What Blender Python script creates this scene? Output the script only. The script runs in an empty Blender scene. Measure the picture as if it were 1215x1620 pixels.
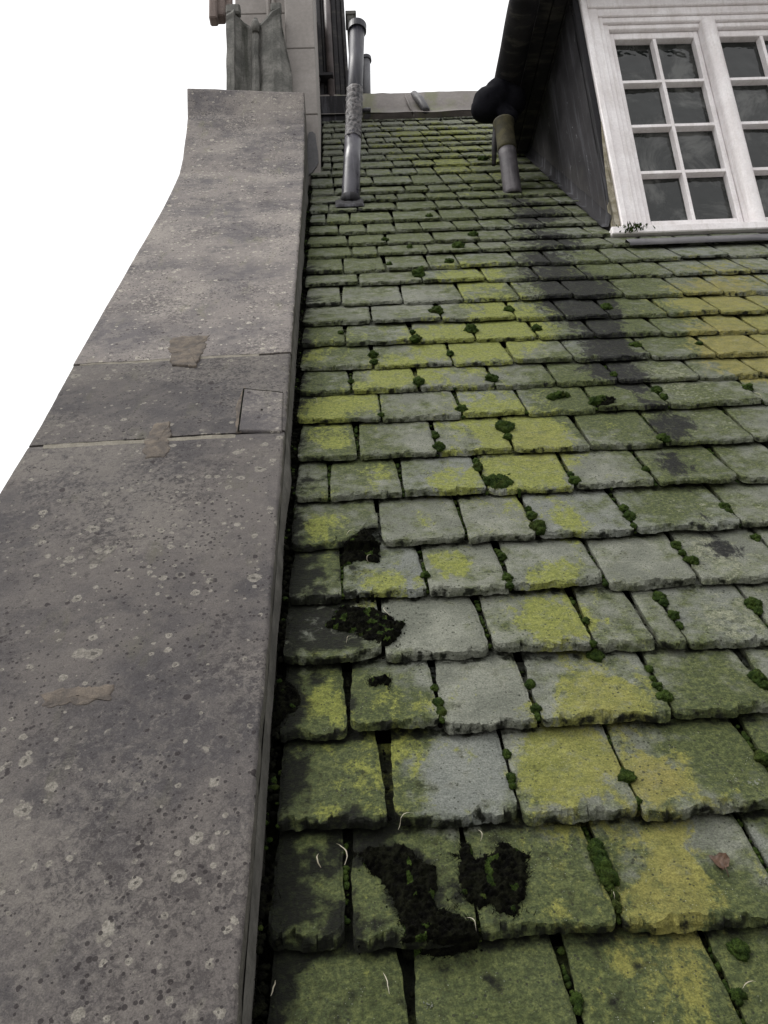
import bpy, math, random
from mathutils import Vector, Matrix, noise as mnoise

# ------------------------------------------------------------------ camera, world, sun
scn = bpy.context.scene
F, CX, CY, H = 1260.0, 607.5, 810.0, 1.4          # focal length in photo pixels, centre, eye height over the roof plane
zc = Vector((-247, -3800, F)).normalized(); d2 = Vector((-97, -860, F)).normalized()
xc = d2.cross(zc).normalized(); yc = zc.cross(xc)
R = Matrix((xc, yc, zc))                           # camera (right, down, forward) -> world
S = R @ d2; S.x = 0; S.normalize()                 # up the slope
N = Vector((0, -S.z, S.y)); P0 = -H * N            # roof normal, point of the roof under the camera
cam = bpy.data.cameras.new('camera'); co = bpy.data.objects.new('camera', cam); scn.collection.objects.link(co)
M = Matrix.Identity(4)
for r in range(3):
    M[r][0] = R[r][0]; M[r][1] = -R[r][1]; M[r][2] = -R[r][2]
co.matrix_world = M
cam.sensor_fit = 'VERTICAL'; cam.sensor_height = 36; cam.sensor_width = 27; cam.lens = 36 * F / 1620
cam.clip_start = 0.05; cam.clip_end = 2000
scn.camera = co

SUN_EL, SUN_AZ = math.radians(60), math.radians(262)   # azimuth from +Y clockwise: left of the camera
w = bpy.data.worlds.new('World'); scn.world = w; w.use_nodes = True
nt = w.node_tree; nt.nodes.clear()
sky = nt.nodes.new('ShaderNodeTexSky'); sky.sky_type = 'NISHITA'; sky.sun_disc = False
sky.sun_elevation = SUN_EL; sky.sun_rotation = SUN_AZ; sky.dust_density = 6; sky.air_density = 2.0; sky.ozone_density = 1
hs = nt.nodes.new('ShaderNodeHueSaturation'); hs.inputs['Saturation'].default_value = 0.12; hs.inputs['Value'].default_value = 1.0
bg = nt.nodes.new('ShaderNodeBackground'); bg.inputs['Strength'].default_value = 0.15
ow = nt.nodes.new('ShaderNodeOutputWorld')
mx = nt.nodes.new('ShaderNodeMix'); mx.data_type = 'RGBA'; mx.inputs[0].default_value = .6; mx.inputs[7].default_value = (4.5, 4.45, 4.45, 1)   # even cloud cover
nt.links.new(sky.outputs[0], hs.inputs['Color']); nt.links.new(hs.outputs[0], mx.inputs[6]); nt.links.new(mx.outputs[2], bg.inputs[0]); nt.links.new(bg.outputs[0], ow.inputs[0])
sl = bpy.data.lights.new('sun', 'SUN'); sl.energy = 0.7; sl.angle = math.radians(25); sl.color = (1, .97, .92)
so = bpy.data.objects.new('sun', sl); scn.collection.objects.link(so)
sd = Vector((math.sin(SUN_AZ) * math.cos(SUN_EL), math.cos(SUN_AZ) * math.cos(SUN_EL), math.sin(SUN_EL)))
so.rotation_euler = sd.to_track_quat('Z', 'Y').to_euler()
vs = scn.view_settings; vs.view_transform = 'Standard'; vs.look = 'None'; vs.exposure = 1.0; vs.gamma = 1.0
scn.cycles.max_bounces = 6

rnd = random.Random(7)
def ray(x, y): return R @ Vector((x - CX, y - CY, F))
def uv(x, y, w=0.02):                              # where the sight line of a photo point meets the roof (u across, v up the slope)
    r = ray(x, y); t = -(H - w) / r.dot(N); q = r * t
    return q.x, (q - P0).dot(S)
def on(axis, val, x, y):
    r = ray(x, y); return r * (val / r[axis])
def rp(u, v, w=0.0): return P0 + Vector((u, 0, 0)) + v * S + w * N
def px_of(u, v, w=0.02):
    c = R.transposed() @ rp(u, v, w); return CX + F * c.x / c.z, CY + F * c.y / c.z
def nz(x, y, z=0.0): return mnoise.noise(Vector((x, y, z)))
def fbm(x, y, z=0.0, o=4):
    s = 0; a = 1
    for _ in range(o):
        s += a * nz(x, y, z); x *= 2.03; y *= 2.03; z *= 2.03; a *= .5
    return s

# ------------------------------------------------------------------ materials
def mat(name):
    m = bpy.data.materials.new(name); m.use_nodes = True; t = m.node_tree
    b = t.nodes['Principled BSDF']
    return m, t, b
class G:                                           # tiny node-graph helper
    def __init__(s, t):
        s.t = t; s.pos = t.nodes.new('ShaderNodeNewGeometry').outputs['Position']
    def n(s, k, **kw):
        x = s.t.nodes.new(k)
        for a, v in kw.items(): setattr(x, a, v)
        return x
    def put(s, sock, v):
        if hasattr(v, 'links') or isinstance(v, bpy.types.NodeSocket): s.t.links.new(v, sock)
        elif isinstance(v, tuple) and len(v) == 3 and sock.type == 'RGBA': sock.default_value = (*v, 1)
        else: sock.default_value = v
    def noise(s, scale, detail=4, rough=.55, vec=None, dist=0, col=False):
        x = s.n('ShaderNodeTexNoise'); s.put(x.inputs['Vector'], vec or s.pos)
        x.inputs['Scale'].default_value = scale; x.inputs['Detail'].default_value = detail
        x.inputs['Roughness'].default_value = rough; x.inputs['Distortion'].default_value = dist
        return x.outputs['Color' if col else 'Fac']
    def voro(s, scale, vec=None, feat='F1', out='Distance', rand=1):
        x = s.n('ShaderNodeTexVoronoi', feature=feat); s.put(x.inputs['Vector'], vec or s.pos)
        x.inputs['Scale'].default_value = scale; x.inputs['Randomness'].default_value = rand
        return x.outputs[out]
    def m(s, op, a, b=0.0, c=0.0):
        x = s.n('ShaderNodeMath', operation=op)
        for i, v in enumerate((a, b, c)): s.put(x.inputs[i], v)
        return x.outputs[0]
    def ss(s, v, lo, hi, o0=0.0, o1=1.0):
        x = s.n('ShaderNodeMapRange', interpolation_type='SMOOTHSTEP'); s.put(x.inputs[0], v)
        for i, k in enumerate((lo, hi, o0, o1)): x.inputs[i + 1].default_value = k
        return x.outputs[0]
    def mix(s, f, a, b, mode='MIX'):
        x = s.n('ShaderNodeMix', data_type='RGBA', blend_type=mode)
        s.put(x.inputs[0], f); s.put(x.inputs[6], a); s.put(x.inputs[7], b); return x.outputs[2]
    def scaled(s, v3, vec=None, off=None):
        x = s.n('ShaderNodeMapping'); s.put(x.inputs[0], vec or s.pos); x.inputs['Scale'].default_value = v3
        if off: x.inputs['Location'].default_value = off
        return x.outputs[0]
    def attr(s, name):
        a = s.n('ShaderNodeAttribute', attribute_name=name); sp = s.n('ShaderNodeSeparateColor')
        s.t.links.new(a.outputs['Color'], sp.inputs[0]); return sp.outputs[0], sp.outputs[1], sp.outputs[2], a.outputs['Alpha']
    def bump(s, h, strength, dist, b, prev=None):
        x = s.n('ShaderNodeBump'); x.inputs['Strength'].default_value = strength; x.inputs['Distance'].default_value = dist
        s.put(x.inputs['Height'], h)
        if prev: s.t.links.new(prev, x.inputs['Normal'])
        s.t.links.new(x.outputs[0], b.inputs['Normal']); return x.outputs[0]

def slate_material():
    m, t, b = mat('riven green slate'); g = G(t)
    L, O, A, r = g.attr('growth'); D, St, C, r2 = g.attr('dirt_shade')
    # offset the textures per slate so nothing runs across joints
    vec = g.n('ShaderNodeVectorMath', operation='ADD'); comb = g.n('ShaderNodeCombineXYZ')
    g.put(comb.inputs[0], g.m('MULTIPLY', r, 37.0)); g.put(comb.inputs[1], g.m('MULTIPLY', r2, 11.0)); g.put(comb.inputs[2], g.m('MULTIPLY', r, 19.0))
    t.links.new(g.pos, vec.inputs[0]); t.links.new(comb.outputs[0], vec.inputs[1]); V = vec.outputs[0]
    grain = g.noise(260, 5, .75, V); fine = g.noise(90, 5, .7, V); mid = g.noise(22, 5, .6, V); big = g.noise(7, 4, .55, V)
    base = g.mix(g.ss(big, .35, .68), (.120, .127, .104), (.200, .207, .172))
    base = g.mix(g.ss(r2, .55, 1), base, g.mix(.5, base, (.158, .170, .166)))
    base = g.mix(g.ss(mid, .52, .72, 0, .5), base, (.170, .172, .140))
    # algae
    af = g.m('ADD', g.m('MULTIPLY', g.m('SUBTRACT', mid, .5), 1.6), g.m('ADD', A, g.m('MULTIPLY', g.m('SUBTRACT', big, .5), 1.2)))
    base = g.mix(g.ss(af, .15, .85, 0, .92), base, g.mix(g.ss(fine, .4, .65), (.032, .044, .011), (.088, .104, .030)))
    # yellow-green lichen
    lf = g.m('ADD', L, g.m('ADD', g.m('MULTIPLY', g.m('SUBTRACT', g.noise(11, 4, .6, g.scaled((1.7, .8, .8), V), .6), .5), 1.9), g.m('ADD', g.m('MULTIPLY', g.m('SUBTRACT', g.noise(38, 5, .7, V, .8), .5), 1.1), g.m('MULTIPLY', g.m('SUBTRACT', fine, .5), .7))))
    lc = g.mix(g.ss(fine, .35, .7), (.125, .142, .030), (.222, .238, .056))
    lc = g.mix(O, lc, g.mix(g.ss(mid, .35, .65), (.205, .182, .052), (.150, .140, .044)))
    base = g.mix(g.m('MULTIPLY', g.ss(lf, .27, .64, 0, .92), g.ss(g.noise(34, 5, .75, V), .30, .52, .35, 1)), base, lc)
    # pale crust
    cf = g.m('ADD', C, g.m('ADD', g.m('MULTIPLY', g.m('SUBTRACT', g.noise(60, 5, .7, V, .5), .5), 2.6), g.m('MULTIPLY', g.m('SUBTRACT', mid, .5), 1.4)))
    base = g.mix(g.ss(cf, .55, .95, 0, .8), base, (.215, .222, .160))
    cd = g.m('ADD', C, g.m('MULTIPLY', g.m('SUBTRACT', g.noise(48, 5, .75, g.scaled((1, 1, 1), V, (5, 3, 1))), .5), 3.0))
    base = g.mix(g.ss(cd, .75, 1.15, 0, .75), base, (.040, .046, .028))
    # dark pits and specks
    v1 = g.voro(70, V); sz = g.m('MULTIPLY', g.noise(9, 2, .5, V), .40)
    base = g.mix(g.m('MULTIPLY', g.m('LESS_THAN', v1, g.m('SUBTRACT', sz, .045)), .8), base, (.025, .028, .018))
    v2 = g.voro(150, V)
    base = g.mix(g.m('MULTIPLY', g.m('LESS_THAN', v2, .13), g.ss(mid, .5, .6, 0, .7)), base, (.33, .34, .29))
    # grime with painted edge, gap and bottom-row shade, then stain
    df = g.m('ADD', g.m('MULTIPLY', D, .86), g.m('ADD', g.m('MULTIPLY', g.m('SUBTRACT', mid, .5), 2.3), g.m('MULTIPLY', g.m('SUBTRACT', fine, .5), .9)))
    base = g.mix(g.ss(df, .36, .78, 0, .97), base, g.mix(g.ss(fine, .45, .7), (.0025, .003, .0015), (.010, .0135, .005)))
    sf = g.m('ADD', g.m('ADD', g.m('MULTIPLY', St, .74), g.m('MULTIPLY', g.m('SUBTRACT', r, .5), g.m('MULTIPLY', St, .22))), g.m('ADD', g.m('MULTIPLY', g.m('SUBTRACT', g.noise(15, 7, .78, g.scaled((1.5, .8, .8)), .9), .5), g.m('MULTIPLY', g.ss(St, .0, .25), 2.6)), g.m('MULTIPLY', g.m('SUBTRACT', fine, .5), .5)))
    base = g.mix(g.m('MULTIPLY', g.ss(sf, .30, .62, 0, .95), g.ss(g.noise(55, 5, .75, V), .30, .50, .55, 1)), base, g.mix(g.ss(grain, .5, .75), (.004, .004, .005), (.020, .020, .023)))
    base = g.mix(g.ss(grain, .3, .7, .0, 1), g.mix(.45, base, (0, 0, 0)), g.mix(1, base, (1.28, 1.28, 1.25), 'MULTIPLY'))
    t.links.new(base, b.inputs['Base Color']); b.inputs['Roughness'].default_value = .82
    b.inputs['Specular IOR Level'].default_value = .2
    lay = g.noise(30, 6, .68, g.scaled((1, 1, 2.4), V), 1.2)
    p = g.bump(lay, .75, .012, b); p = g.bump(grain, .55, .0028, b, p)
    p = g.bump(v1, .25, .002, b, p)
    return m
SLATE = slate_material()

def coping_material(side=False, k=1.0):
    m, t, b = mat('weathered grey sandstone' + (' side' if side else '')); g = G(t)
    V = g.pos
    grain = g.noise(330, 4, .8, V); fine = g.noise(110, 5, .7, V); mid = g.noise(16, 6, .62, V, .3); big = g.noise(2.6, 5, .55, V)
    base = g.mix(g.ss(big, .36, .62), (.080, .074, .077), (.142, .128, .121))
    base = g.mix(g.ss(mid, .46, .60, 0, .45), base, (.160, .145, .134))
    base = g.mix(g.ss(g.noise(7, 5, .6, g.scaled((1, 1, 1), V, (3, 8, 2))), .52, .70, 0, .75), base, (.062, .058, .062))
    base = g.mix(g.ss(g.noise(5, 6, .6, g.scaled((2.5, 1, 1), V, (9, 1, 4))), .56, .76, 0, .45), base, (.125, .122, .078))
    blot = g.noise(58, 6, .80, V, .5)
    base = g.mix(g.ss(g.m('ADD', blot, g.m('MULTIPLY', g.m('SUBTRACT', g.noise(2.2, 3, .6, g.scaled((1, 1, 1), V, (4, 2, 7))), .5), .9)), .50, .66, 0, .6), base, (.215, .197, .178)); base = g.mix(g.ss(g.m('ADD', blot, g.m('MULTIPLY', g.m('SUBTRACT', g.noise(3.1, 3, .6, g.scaled((1, 1, 1), V, (1, 9, 3))), .5), .6)), .47, .34, 0, .62), base, (.042, .037, .039))
    if not side:
        # lichen rosettes: pale ring with a dark heart, several sizes
        for sc, thr, st, dk in ((6.5, .19, .5, .035), (13, .29, .75, .06), (24, .33, .85, .08), (46, .34, .8, .1)):
            wv = g.n('ShaderNodeVectorMath', operation='ADD')
            t.links.new(V, wv.inputs[0])
            wn = g.n('ShaderNodeVectorMath', operation='SCALE'); g.put(wn.inputs[0], g.noise(sc * 3.2, 3, .6, V, 0, True)); wn.inputs['Scale'].default_value = .35 / sc
            t.links.new(wn.outputs[0], wv.inputs[1])
            vo = g.n('ShaderNodeTexVoronoi'); t.links.new(wv.outputs[0], vo.inputs['Vector']); vo.inputs['Scale'].default_value = sc
            d = vo.outputs['Distance']; c = g.n('ShaderNodeSeparateColor'); t.links.new(vo.outputs['Color'], c.inputs[0])
            pick = g.ss(g.m('ADD', c.outputs[0], g.m('MULTIPLY', g.m('SUBTRACT', g.noise(2.6, 4, .65), .5), 2.6)), .50, .58)
            rad = g.m('MULTIPLY', c.outputs[1], thr)
            rel = g.m('SUBTRACT', rad, d)
            f = g.m('MULTIPLY', g.ss(rel, 0, .045), pick)
            base = g.mix(g.m('MULTIPLY', f, st), base, g.mix(g.ss(fine, .4, .6), (.20, .185, .16), (.33, .31, .27)))
            heart = g.m('MULTIPLY', g.m('LESS_THAN', d, g.m('MULTIPLY', rad, .30)), pick)
            base = g.mix(g.m('MULTIPLY', heart, .7), base, (.04, .036, .033))
            pk2 = g.ss(c.outputs[2], .50, .54)
            dark = g.m('MULTIPLY', g.m('LESS_THAN', d, g.m('MULTIPLY', c.outputs[1], thr * .62)), g.m('MULTIPLY', pk2, g.m('SUBTRACT', 1.0, pick)))
            base = g.mix(g.m('MULTIPLY', dark, .85), base, (.028, .022, .024))
    base = g.mix(g.m('MULTIPLY', g.m('LESS_THAN', g.voro(64, V), g.m('SUBTRACT', g.m('MULTIPLY', g.noise(19, 3, .6, V), .85), g.ss(g.noise(2.1, 4, .6, g.scaled((1, 1, 1), V, (6, 6, 1))), .36, .62, .36, .20))), .85), base, (.030, .025, .026))
    base = g.mix(g.ss(fine, .60, .72, 0, .6), base, (.20, .18, .165))
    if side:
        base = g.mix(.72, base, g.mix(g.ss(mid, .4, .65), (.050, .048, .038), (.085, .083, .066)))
    base = g.mix(g.ss(grain, .3, .7), g.mix(.32, base, (0, 0, 0)), g.mix(1, base, (1.25, 1.24, 1.22), 'MULTIPLY'))
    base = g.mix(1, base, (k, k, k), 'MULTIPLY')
    t.links.new(base, b.inputs['Base Color']); b.inputs['Roughness'].default_value = .9; b.inputs['Specular IOR Level'].default_value = .25
    p = g.bump(mid, .5, .012, b); p = g.bump(grain, .5, .003, b, p); g.bump(g.voro(80, V), .35, .002, b, p)
    return m
COPING = coping_material(False, .66); COPING_LIT = coping_material(False, 1.2); COPING_MID = coping_material(False, .92); COPSIDE = coping_material(True)  # upper stone's copy is paler, its extra skylight and haze painted in

def plain(name, c1, c2, rough=.8, sc=12, streak=None, bump=.3, grain=.25, spec=.3, metal=0, streak_col=None, streak_amt=.7, dist=.006):
    m, t, b = mat(name); g = G(t)
    n1 = g.noise(sc, 5, .6); n2 = g.noise(sc * 11, 4, .7)
    base = g.mix(g.ss(n1, .35, .68), c1, c2)
    if streak:
        base = g.mix(g.ss(g.noise(1, 5, .62, g.scaled(streak), .3), .50, .66, 0, streak_amt), base, streak_col or c1)
    base = g.mix(g.ss(n2, .3, .7), g.mix(grain, base, (0, 0, 0)), base)
    t.links.new(base, b.inputs['Base Color']); b.inputs['Specular IOR Level'].default_value = spec; b.inputs['Metallic'].default_value = metal
    t.links.new(g.ss(n1, .3, .7, rough - .08, min(1, rough + .08)), b.inputs['Roughness'])
    p = g.bump(n1, bump, dist, b); g.bump(n2, bump, dist * .2, b, p)
    return m
WHITE = plain('white gloss paint', (.76, .72, .72), (.88, .85, .855), .42, 6, (30, 30, 2.5), .12, .12, .45, 0, (.58, .54, .51), .35, .003)
WHITED = plain('chipped yellowed paint', (.20, .175, .11), (.40, .37, .30), .6, 25, (40, 40, 3), .4, .3, .3, 0, (.04, .036, .024), .9)
LEADC = plain('blackened cheek', (.009, .0085, .011), (.021, .020, .023), .85, 5, (16, 16, 1.3), .35, .3, .3, 0, (.11, .11, .125), .5)
DARK = plain('black painted timber', (.010, .009, .012), (.026, .024, .027), .75, 6, (3, 14, 14), .4, .3, .35, 0, (.075, .068, .06), .7)
LEAD = plain('old grey lead', (.062, .060, .066), (.115, .112, .118), .55, 5, (3, 3, 9), .3, .22, .45, 0, (.15, .145, .14), .5)
LEADG = plain('lichened ridge lead', (.15, .135, .125), (.22, .20, .19), .7, 2.6, (3, 1, 2), .3, .2, .3, 0, (.145, .15, .085), .8)
PALE = plain('smooth pale stone', (.25, .23, .215), (.31, .288, .272), .85, 3, (8, 8, .8), .2, .15, .25, 0, (.25, .23, .215), .6)
CARVED = plain('weathered carved stone', (.10, .10, .092), (.21, .205, .19), .9, 5, (9, 9, .9), .6, .35, .2, 0, (.060, .062, .052), .85)
BROWNS = plain('brown sandstone moulding', (.16, .125, .11), (.24, .195, .175), .85, 7, None, .3, .3)
PIPE = plain('black cast iron', (.010, .010, .016), (.024, .024, .036), .40, 8, (30, 30, 3), .3, .2, .35, 0, (.07, .066, .075), .6)
PIPEW = plain('weathered lead sleeve', (.024, .022, .032), (.065, .062, .078), .34, 9, (22, 22, 2), .35, .25, .45, 0, (.13, .125, .14), .6)
CRUST = plain('crusted pipe wrapping', (.016, .015, .020), (.24, .22, .22), .45, 34, None, 1.0, .5, .5, 0, None, .7, .02)
DPIPE = plain('flaking grey downpipe', (.055, .050, .056), (.105, .096, .104), .6, 11, (25, 25, 2), .3, .3, .35, 0, (.16, .15, .155), .6)
MOSSPIPE = plain('green stained collar', (.040, .036, .020), (.095, .085, .045), .85, 14, None, .6, .4)
SOIL = plain('black soil and roots', (.002, .002, .0015), (.012, .013, .007), .98, 60, None, 1.0, .6, .05, 0, None, .7, .01)
MORTAR = plain('ochre lime mortar', (.080, .069, .061), (.165, .138, .112), .92, 26, None, 1.0, .35, .2, 0, None, .7, .008)
MORTG = plain('grey mortar fillet', (.075, .072, .064), (.135, .128, .115), .9, 12, None, .6, .3, .2)
INTER = plain('dark room', (.02, .018, .016), (.035, .03, .027), .9, 3)
STRAW = plain('bleached straw', (.26, .235, .17), (.42, .39, .31), .7, 30, None, .2, .15)
LEAF = plain('brown dead leaf', (.048, .025, .013), (.095, .050, .026), .6, 60, None, .5, .3, .4)
ROSE = plain('pale lichen crust', (.13, .145, .11), (.24, .25, .20), .9, 90, None, .9, .5, .2)
GROUND = plain('distant ground', (.16, .155, .145), (.24, .23, .22), .9, .3)
def cheek_material():
    m = plain('blackened lead cheek', (.012, .011, .014), (.034, .032, .036), .85, 4, (16, 16, 1.3), .35, .3, .3, 0, (.085, .085, .098), .55)
    t = m.node_tree; g = G(t); b = t.nodes['Principled BSDF']; base = b.inputs['Base Color'].links[0].from_socket
    fl = g.noise(1, 6, .75, g.scaled((30, 30, 9)), .5)
    base = g.mix(g.m('MULTIPLY', g.ss(fl, .63, .67), g.ss(g.noise(5, 3, .6), .48, .58)), base, (.22, .22, .24))
    sp = g.n('ShaderNodeSeparateXYZ'); t.links.new(g.pos, sp.inputs[0])
    foot = g.m('SUBTRACT', sp.outputs[2], g.m('MULTIPLY', sp.outputs[1], 1.314))       # height over the roof line: splashed and greyer at the foot
    base = g.mix(g.m('MULTIPLY', g.ss(g.m('ADD', foot, g.m('MULTIPLY', g.noise(4, 4, .6), .7)), -1.55, -2.05), .7), base, (.060, .055, .052))
    t.links.new(base, b.inputs['Base Color']); return m
CHEEK = cheek_material()
def moss_material():
    m, t, b = mat('green cushion moss'); g = G(t)
    n1 = g.noise(45, 4, .6); n2 = g.noise(420, 3, .8); n3 = g.noise(14, 2, .5)
    base = g.mix(g.ss(n1, .35, .65), (.014, .028, .005), (.040, .064, .012))
    base = g.mix(g.ss(n3, .55, .7, 0, .6), base, (.036, .040, .010))
    base = g.mix(g.ss(n2, .35, .65), g.mix(.6, base, (0, 0, 0)), g.mix(1, base, (1.4, 1.4, 1.3), 'MULTIPLY'))
    t.links.new(base, b.inputs['Base Color']); b.inputs['Roughness'].default_value = .95; b.inputs['Specular IOR Level'].default_value = .1
    g.bump(n2, 1, .004, b); return m
MOSS = moss_material()
def glass_material():
    m, t, b = mat('old window glass'); g = G(t)
    b.inputs['Base Color'].default_value = (.030, .034, .033, 1); b.inputs['Roughness'].default_value = .06
    b.inputs['Specular IOR Level'].default_value = .42
    n = g.noise(4, 3, .5); g.bump(n, .5, .03, b)
    t.links.new(g.mix(g.ss(g.noise(2.2, 6, .68, None, 1.2), .47, .66, 0, .8), (.010, .012, .011), (.095, .097, .092)), b.inputs['Base Color'])
    return m
GLASS = glass_material()

# ------------------------------------------------------------------ mesh helpers
WL = {}                                            # world place of every object's origin
class MB:
    def __init__(s): s.v = []; s.f = []; s.sm = []; s.a = []; s.b = []; s.mi = []
    def quad(s, *ps, smooth=False, mi=0):
        k = len(s.v); s.v += [tuple(p) for p in ps]; s.f.append(tuple(range(k, k + len(ps)))); s.sm.append(smooth); s.mi.append(mi)
    def box(s, a, b, bev=0.0):
        x0, x1 = sorted((a[0], b[0])); y0, y1 = sorted((a[1], b[1])); z0, z1 = sorted((a[2], b[2]))
        k = len(s.v)
        if bev <= 0:
            s.v += [(x, y, z) for z in (z0, z1) for y in (y0, y1) for x in (x0, x1)]
            for f in ((0, 2, 3, 1), (4, 5, 7, 6), (0, 1, 5, 4), (2, 6, 7, 3), (0, 4, 6, 2), (1, 3, 7, 5)):
                s.f.append(tuple(k + i for i in f)); s.sm.append(False); s.mi.append(0)
            return
        c = bev
        import itertools as it
        idx = {}
        for sx, sy, sz in it.product((0, 1), repeat=3):
            X = (x0, x1)[sx]; Y = (y0, y1)[sy]; Z = (z0, z1)[sz]
            dx, dy, dz = (c if not sx else -c), (c if not sy else -c), (c if not sz else -c)
            for ax, p in enumerate(((X, Y + dy, Z + dz), (X + dx, Y, Z + dz), (X + dx, Y + dy, Z))):
                idx[(sx, sy, sz, ax)] = len(s.v); s.v.append(p)
        def F_(l):
            s.f.append(tuple(idx[q] for q in l)); s.sm.append(False); s.mi.append(0)
        for ax in range(3):
            for sd_ in (0, 1):
                o = [(0, 0), (1, 0), (1, 1), (0, 1)]
                if sd_ == 0: o = o[::-1]
                l = []
                for p, q in o:
                    c3 = [0, 0, 0]; c3[ax] = sd_; c3[(ax + 1) % 3] = p; c3[(ax + 2) % 3] = q; l.append((*c3, ax))
                F_(l)
        for ax in range(3):      # edges along axis ax
            b1, b2 = (ax + 1) % 3, (ax + 2) % 3
            for p in (0, 1):
                for q in (0, 1):
                    c0 = [0, 0, 0]; c0[b1] = p; c0[b2] = q; c1 = list(c0); c1[ax] = 1
                    F_([(*c0, b1), (*c1, b1), (*c1, b2), (*c0, b2)])
        for sx, sy, sz in it.product((0, 1), repeat=3): F_([(sx, sy, sz, 0), (sx, sy, sz, 1), (sx, sy, sz, 2)])
    def tube(s, pts, rads, n=24, caps=True, ref=None, ell=1.0, smooth=True):
        pts = [Vector(p) for p in pts]; k0 = len(s.v); prev = None
        for i, p in enumerate(pts):
            d = (pts[min(i + 1, len(pts) - 1)] - pts[max(i - 1, 0)]).normalized()
            if prev is None:
                r_ = Vector(ref) if ref else (Vector((1, 0, 0)) if abs(d.x) < .8 else Vector((0, 1, 0)))
                a = (r_ - d * r_.dot(d)).normalized()
            else: a = (prev - d * prev.dot(d)).normalized()
            prev = a; b = d.cross(a)
            for j in range(n):
                q = 2 * math.pi * j / n
                s.v.append(tuple(p + rads[i] * (a * math.cos(q) + b * math.sin(q) * ell)))
        for i in range(len(pts) - 1):
            for j in range(n):
                j2 = (j + 1) % n; s.f.append((k0 + i * n + j, k0 + i * n + j2, k0 + (i + 1) * n + j2, k0 + (i + 1) * n + j)); s.sm.append(smooth); s.mi.append(0)
        if caps:
            s.f.append(tuple(k0 + j for j in range(n))[::-1]); s.f.append(tuple(k0 + (len(pts) - 1) * n + j for j in range(n))); s.sm += [False, False]; s.mi += [0, 0]
    def prism(s, poly, d, bothcaps=True, smooth=False):   # poly: 3D points of one face, d: extrusion vector
        k = len(s.v); n = len(poly); d = Vector(d)
        s.v += [tuple(Vector(p)) for p in poly] + [tuple(Vector(p) + d) for p in poly]
        s.f.append(tuple(range(k, k + n))); s.f.append(tuple(range(k + 2 * n - 1, k + n - 1, -1))); s.sm += [False, False]; s.mi += [0, 0]
        for i in range(n):
            j = (i + 1) % n; s.f.append((k + i, k + n + i, k + n + j, k + j)); s.sm.append(smooth); s.mi.append(0)
    def grid(s, P, smooth=True, mi=0):
        k = len(s.v); nr = len(P); nc = len(P[0])
        for row in P: s.v += [tuple(p) for p in row]
        for i in range(nr - 1):
            for j in range(nc - 1):
                s.f.append((k + i * nc + j, k + i * nc + j + 1, k + (i + 1) * nc + j + 1, k + (i + 1) * nc + j)); s.sm.append(smooth); s.mi.append(mi)
    def build(s, name, mats, parent=None, loc=None):
        me = bpy.data.meshes.new(name)
        vs_ = s.v
        if loc is not None: vs_ = [(x - loc[0], y - loc[1], z - loc[2]) for x, y, z in vs_]
        me.from_pydata(vs_, [], s.f); me.polygons.foreach_set('use_smooth', s.sm)
        for m_ in (mats if isinstance(mats, (list, tuple)) else [mats]): me.materials.append(m_)
        if any(s.mi): me.polygons.foreach_set('material_index', s.mi)
        for nm, dat in (('growth', s.a), ('dirt_shade', s.b)):
            if dat:
                at = me.attributes.new(nm, 'FLOAT_COLOR', 'POINT'); at.data.foreach_set('color', [c for q in dat for c in q])
        me.update()
        o = bpy.data.objects.new(name, me); scn.collection.objects.link(o)
        if loc is not None: o.location = loc
        WL[o.name] = Vector(loc) if loc is not None else Vector((0, 0, 0))
        if parent is not None:
            o.parent = parent
            o.location = WL[o.name] - WL[parent.name]
        return o
def thing(name, loc, label, cat, group=None):
    o = bpy.data.objects.new(name, None); scn.collection.objects.link(o); o.location = loc; o.empty_display_size = .05; WL[o.name] = Vector(loc)
    return tag(o, label, cat, group)
def tag(o, label=None, cat=None, group=None, kind=None):
    if label: o['label'] = label
    if cat: o['category'] = cat
    if group: o['group'] = group
    if kind: o['kind'] = kind
    return o

# ------------------------------------------------------------------ where growth, painted shade and dirt sit on the roof (photo points projected on the roof)
def blobs(l): return [(*uv(x, y), r, a) for x, y, r, a in l]      # r in metres
LICH = blobs([(500,655,.09,.6),(520,545,.09,.35),(610,600,.09,.55),(690,535,.13,.8),(800,490,.14,.7),(720,440,.15,.6),(780,430,.15,.5),(770,560,.12,.9),(815,525,.12,.8),
    (765,650,.12,.9),(850,695,.10,.95),(815,745,.10,1),(705,760,.07,1),(590,760,.05,.5),(890,820,.055,.95),(680,825,.04,.6),(725,900,.05,1.05),(620,915,.055,1),(510,835,.05,.8),
    (885,915,.055,.8),(905,895,.035,.6),(862,985,.055,1),(940,990,.035,.8),(880,1105,.06,.6),(950,1100,.06,1.0),(880,1210,.06,.8),(900,1260,.06,.75),(1045,1240,.05,1),(1065,1420,.05,.8),
    (1080,1360,.04,.7),(500,1110,.05,.9),(600,1180,.04,.35),(630,1120,.06,.5),(590,1260,.07,.35),(880,1400,.06,.35),(1060,1560,.09,.45),(650,590,.08,.7),(730,300,.3,.2),(690,215,.6,.5),(740,260,.4,.4),
    (1110,475,.18,.75),(1160,545,.14,1.0),(1190,580,.10,.9),(1150,430,.2,.6),(1190,500,.15,.8),(560,640,.07,.7),(480,560,.08,.5),(530,700,.05,.4),(500,700,.06,.6),(640,660,.06,.35),(930,1210,.05,.5)])
OCH = blobs([(900,1400,.3,.22),(1100,1300,.25,.28),(1060,1560,.15,.3),(1150,545,.22,1),(1140,450,.3,1),(1190,590,.15,.8),(1065,1420,.07,.25),(950,1100,.08,.3),(1045,1240,.06,.5),(850,700,.1,.3)])
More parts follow.
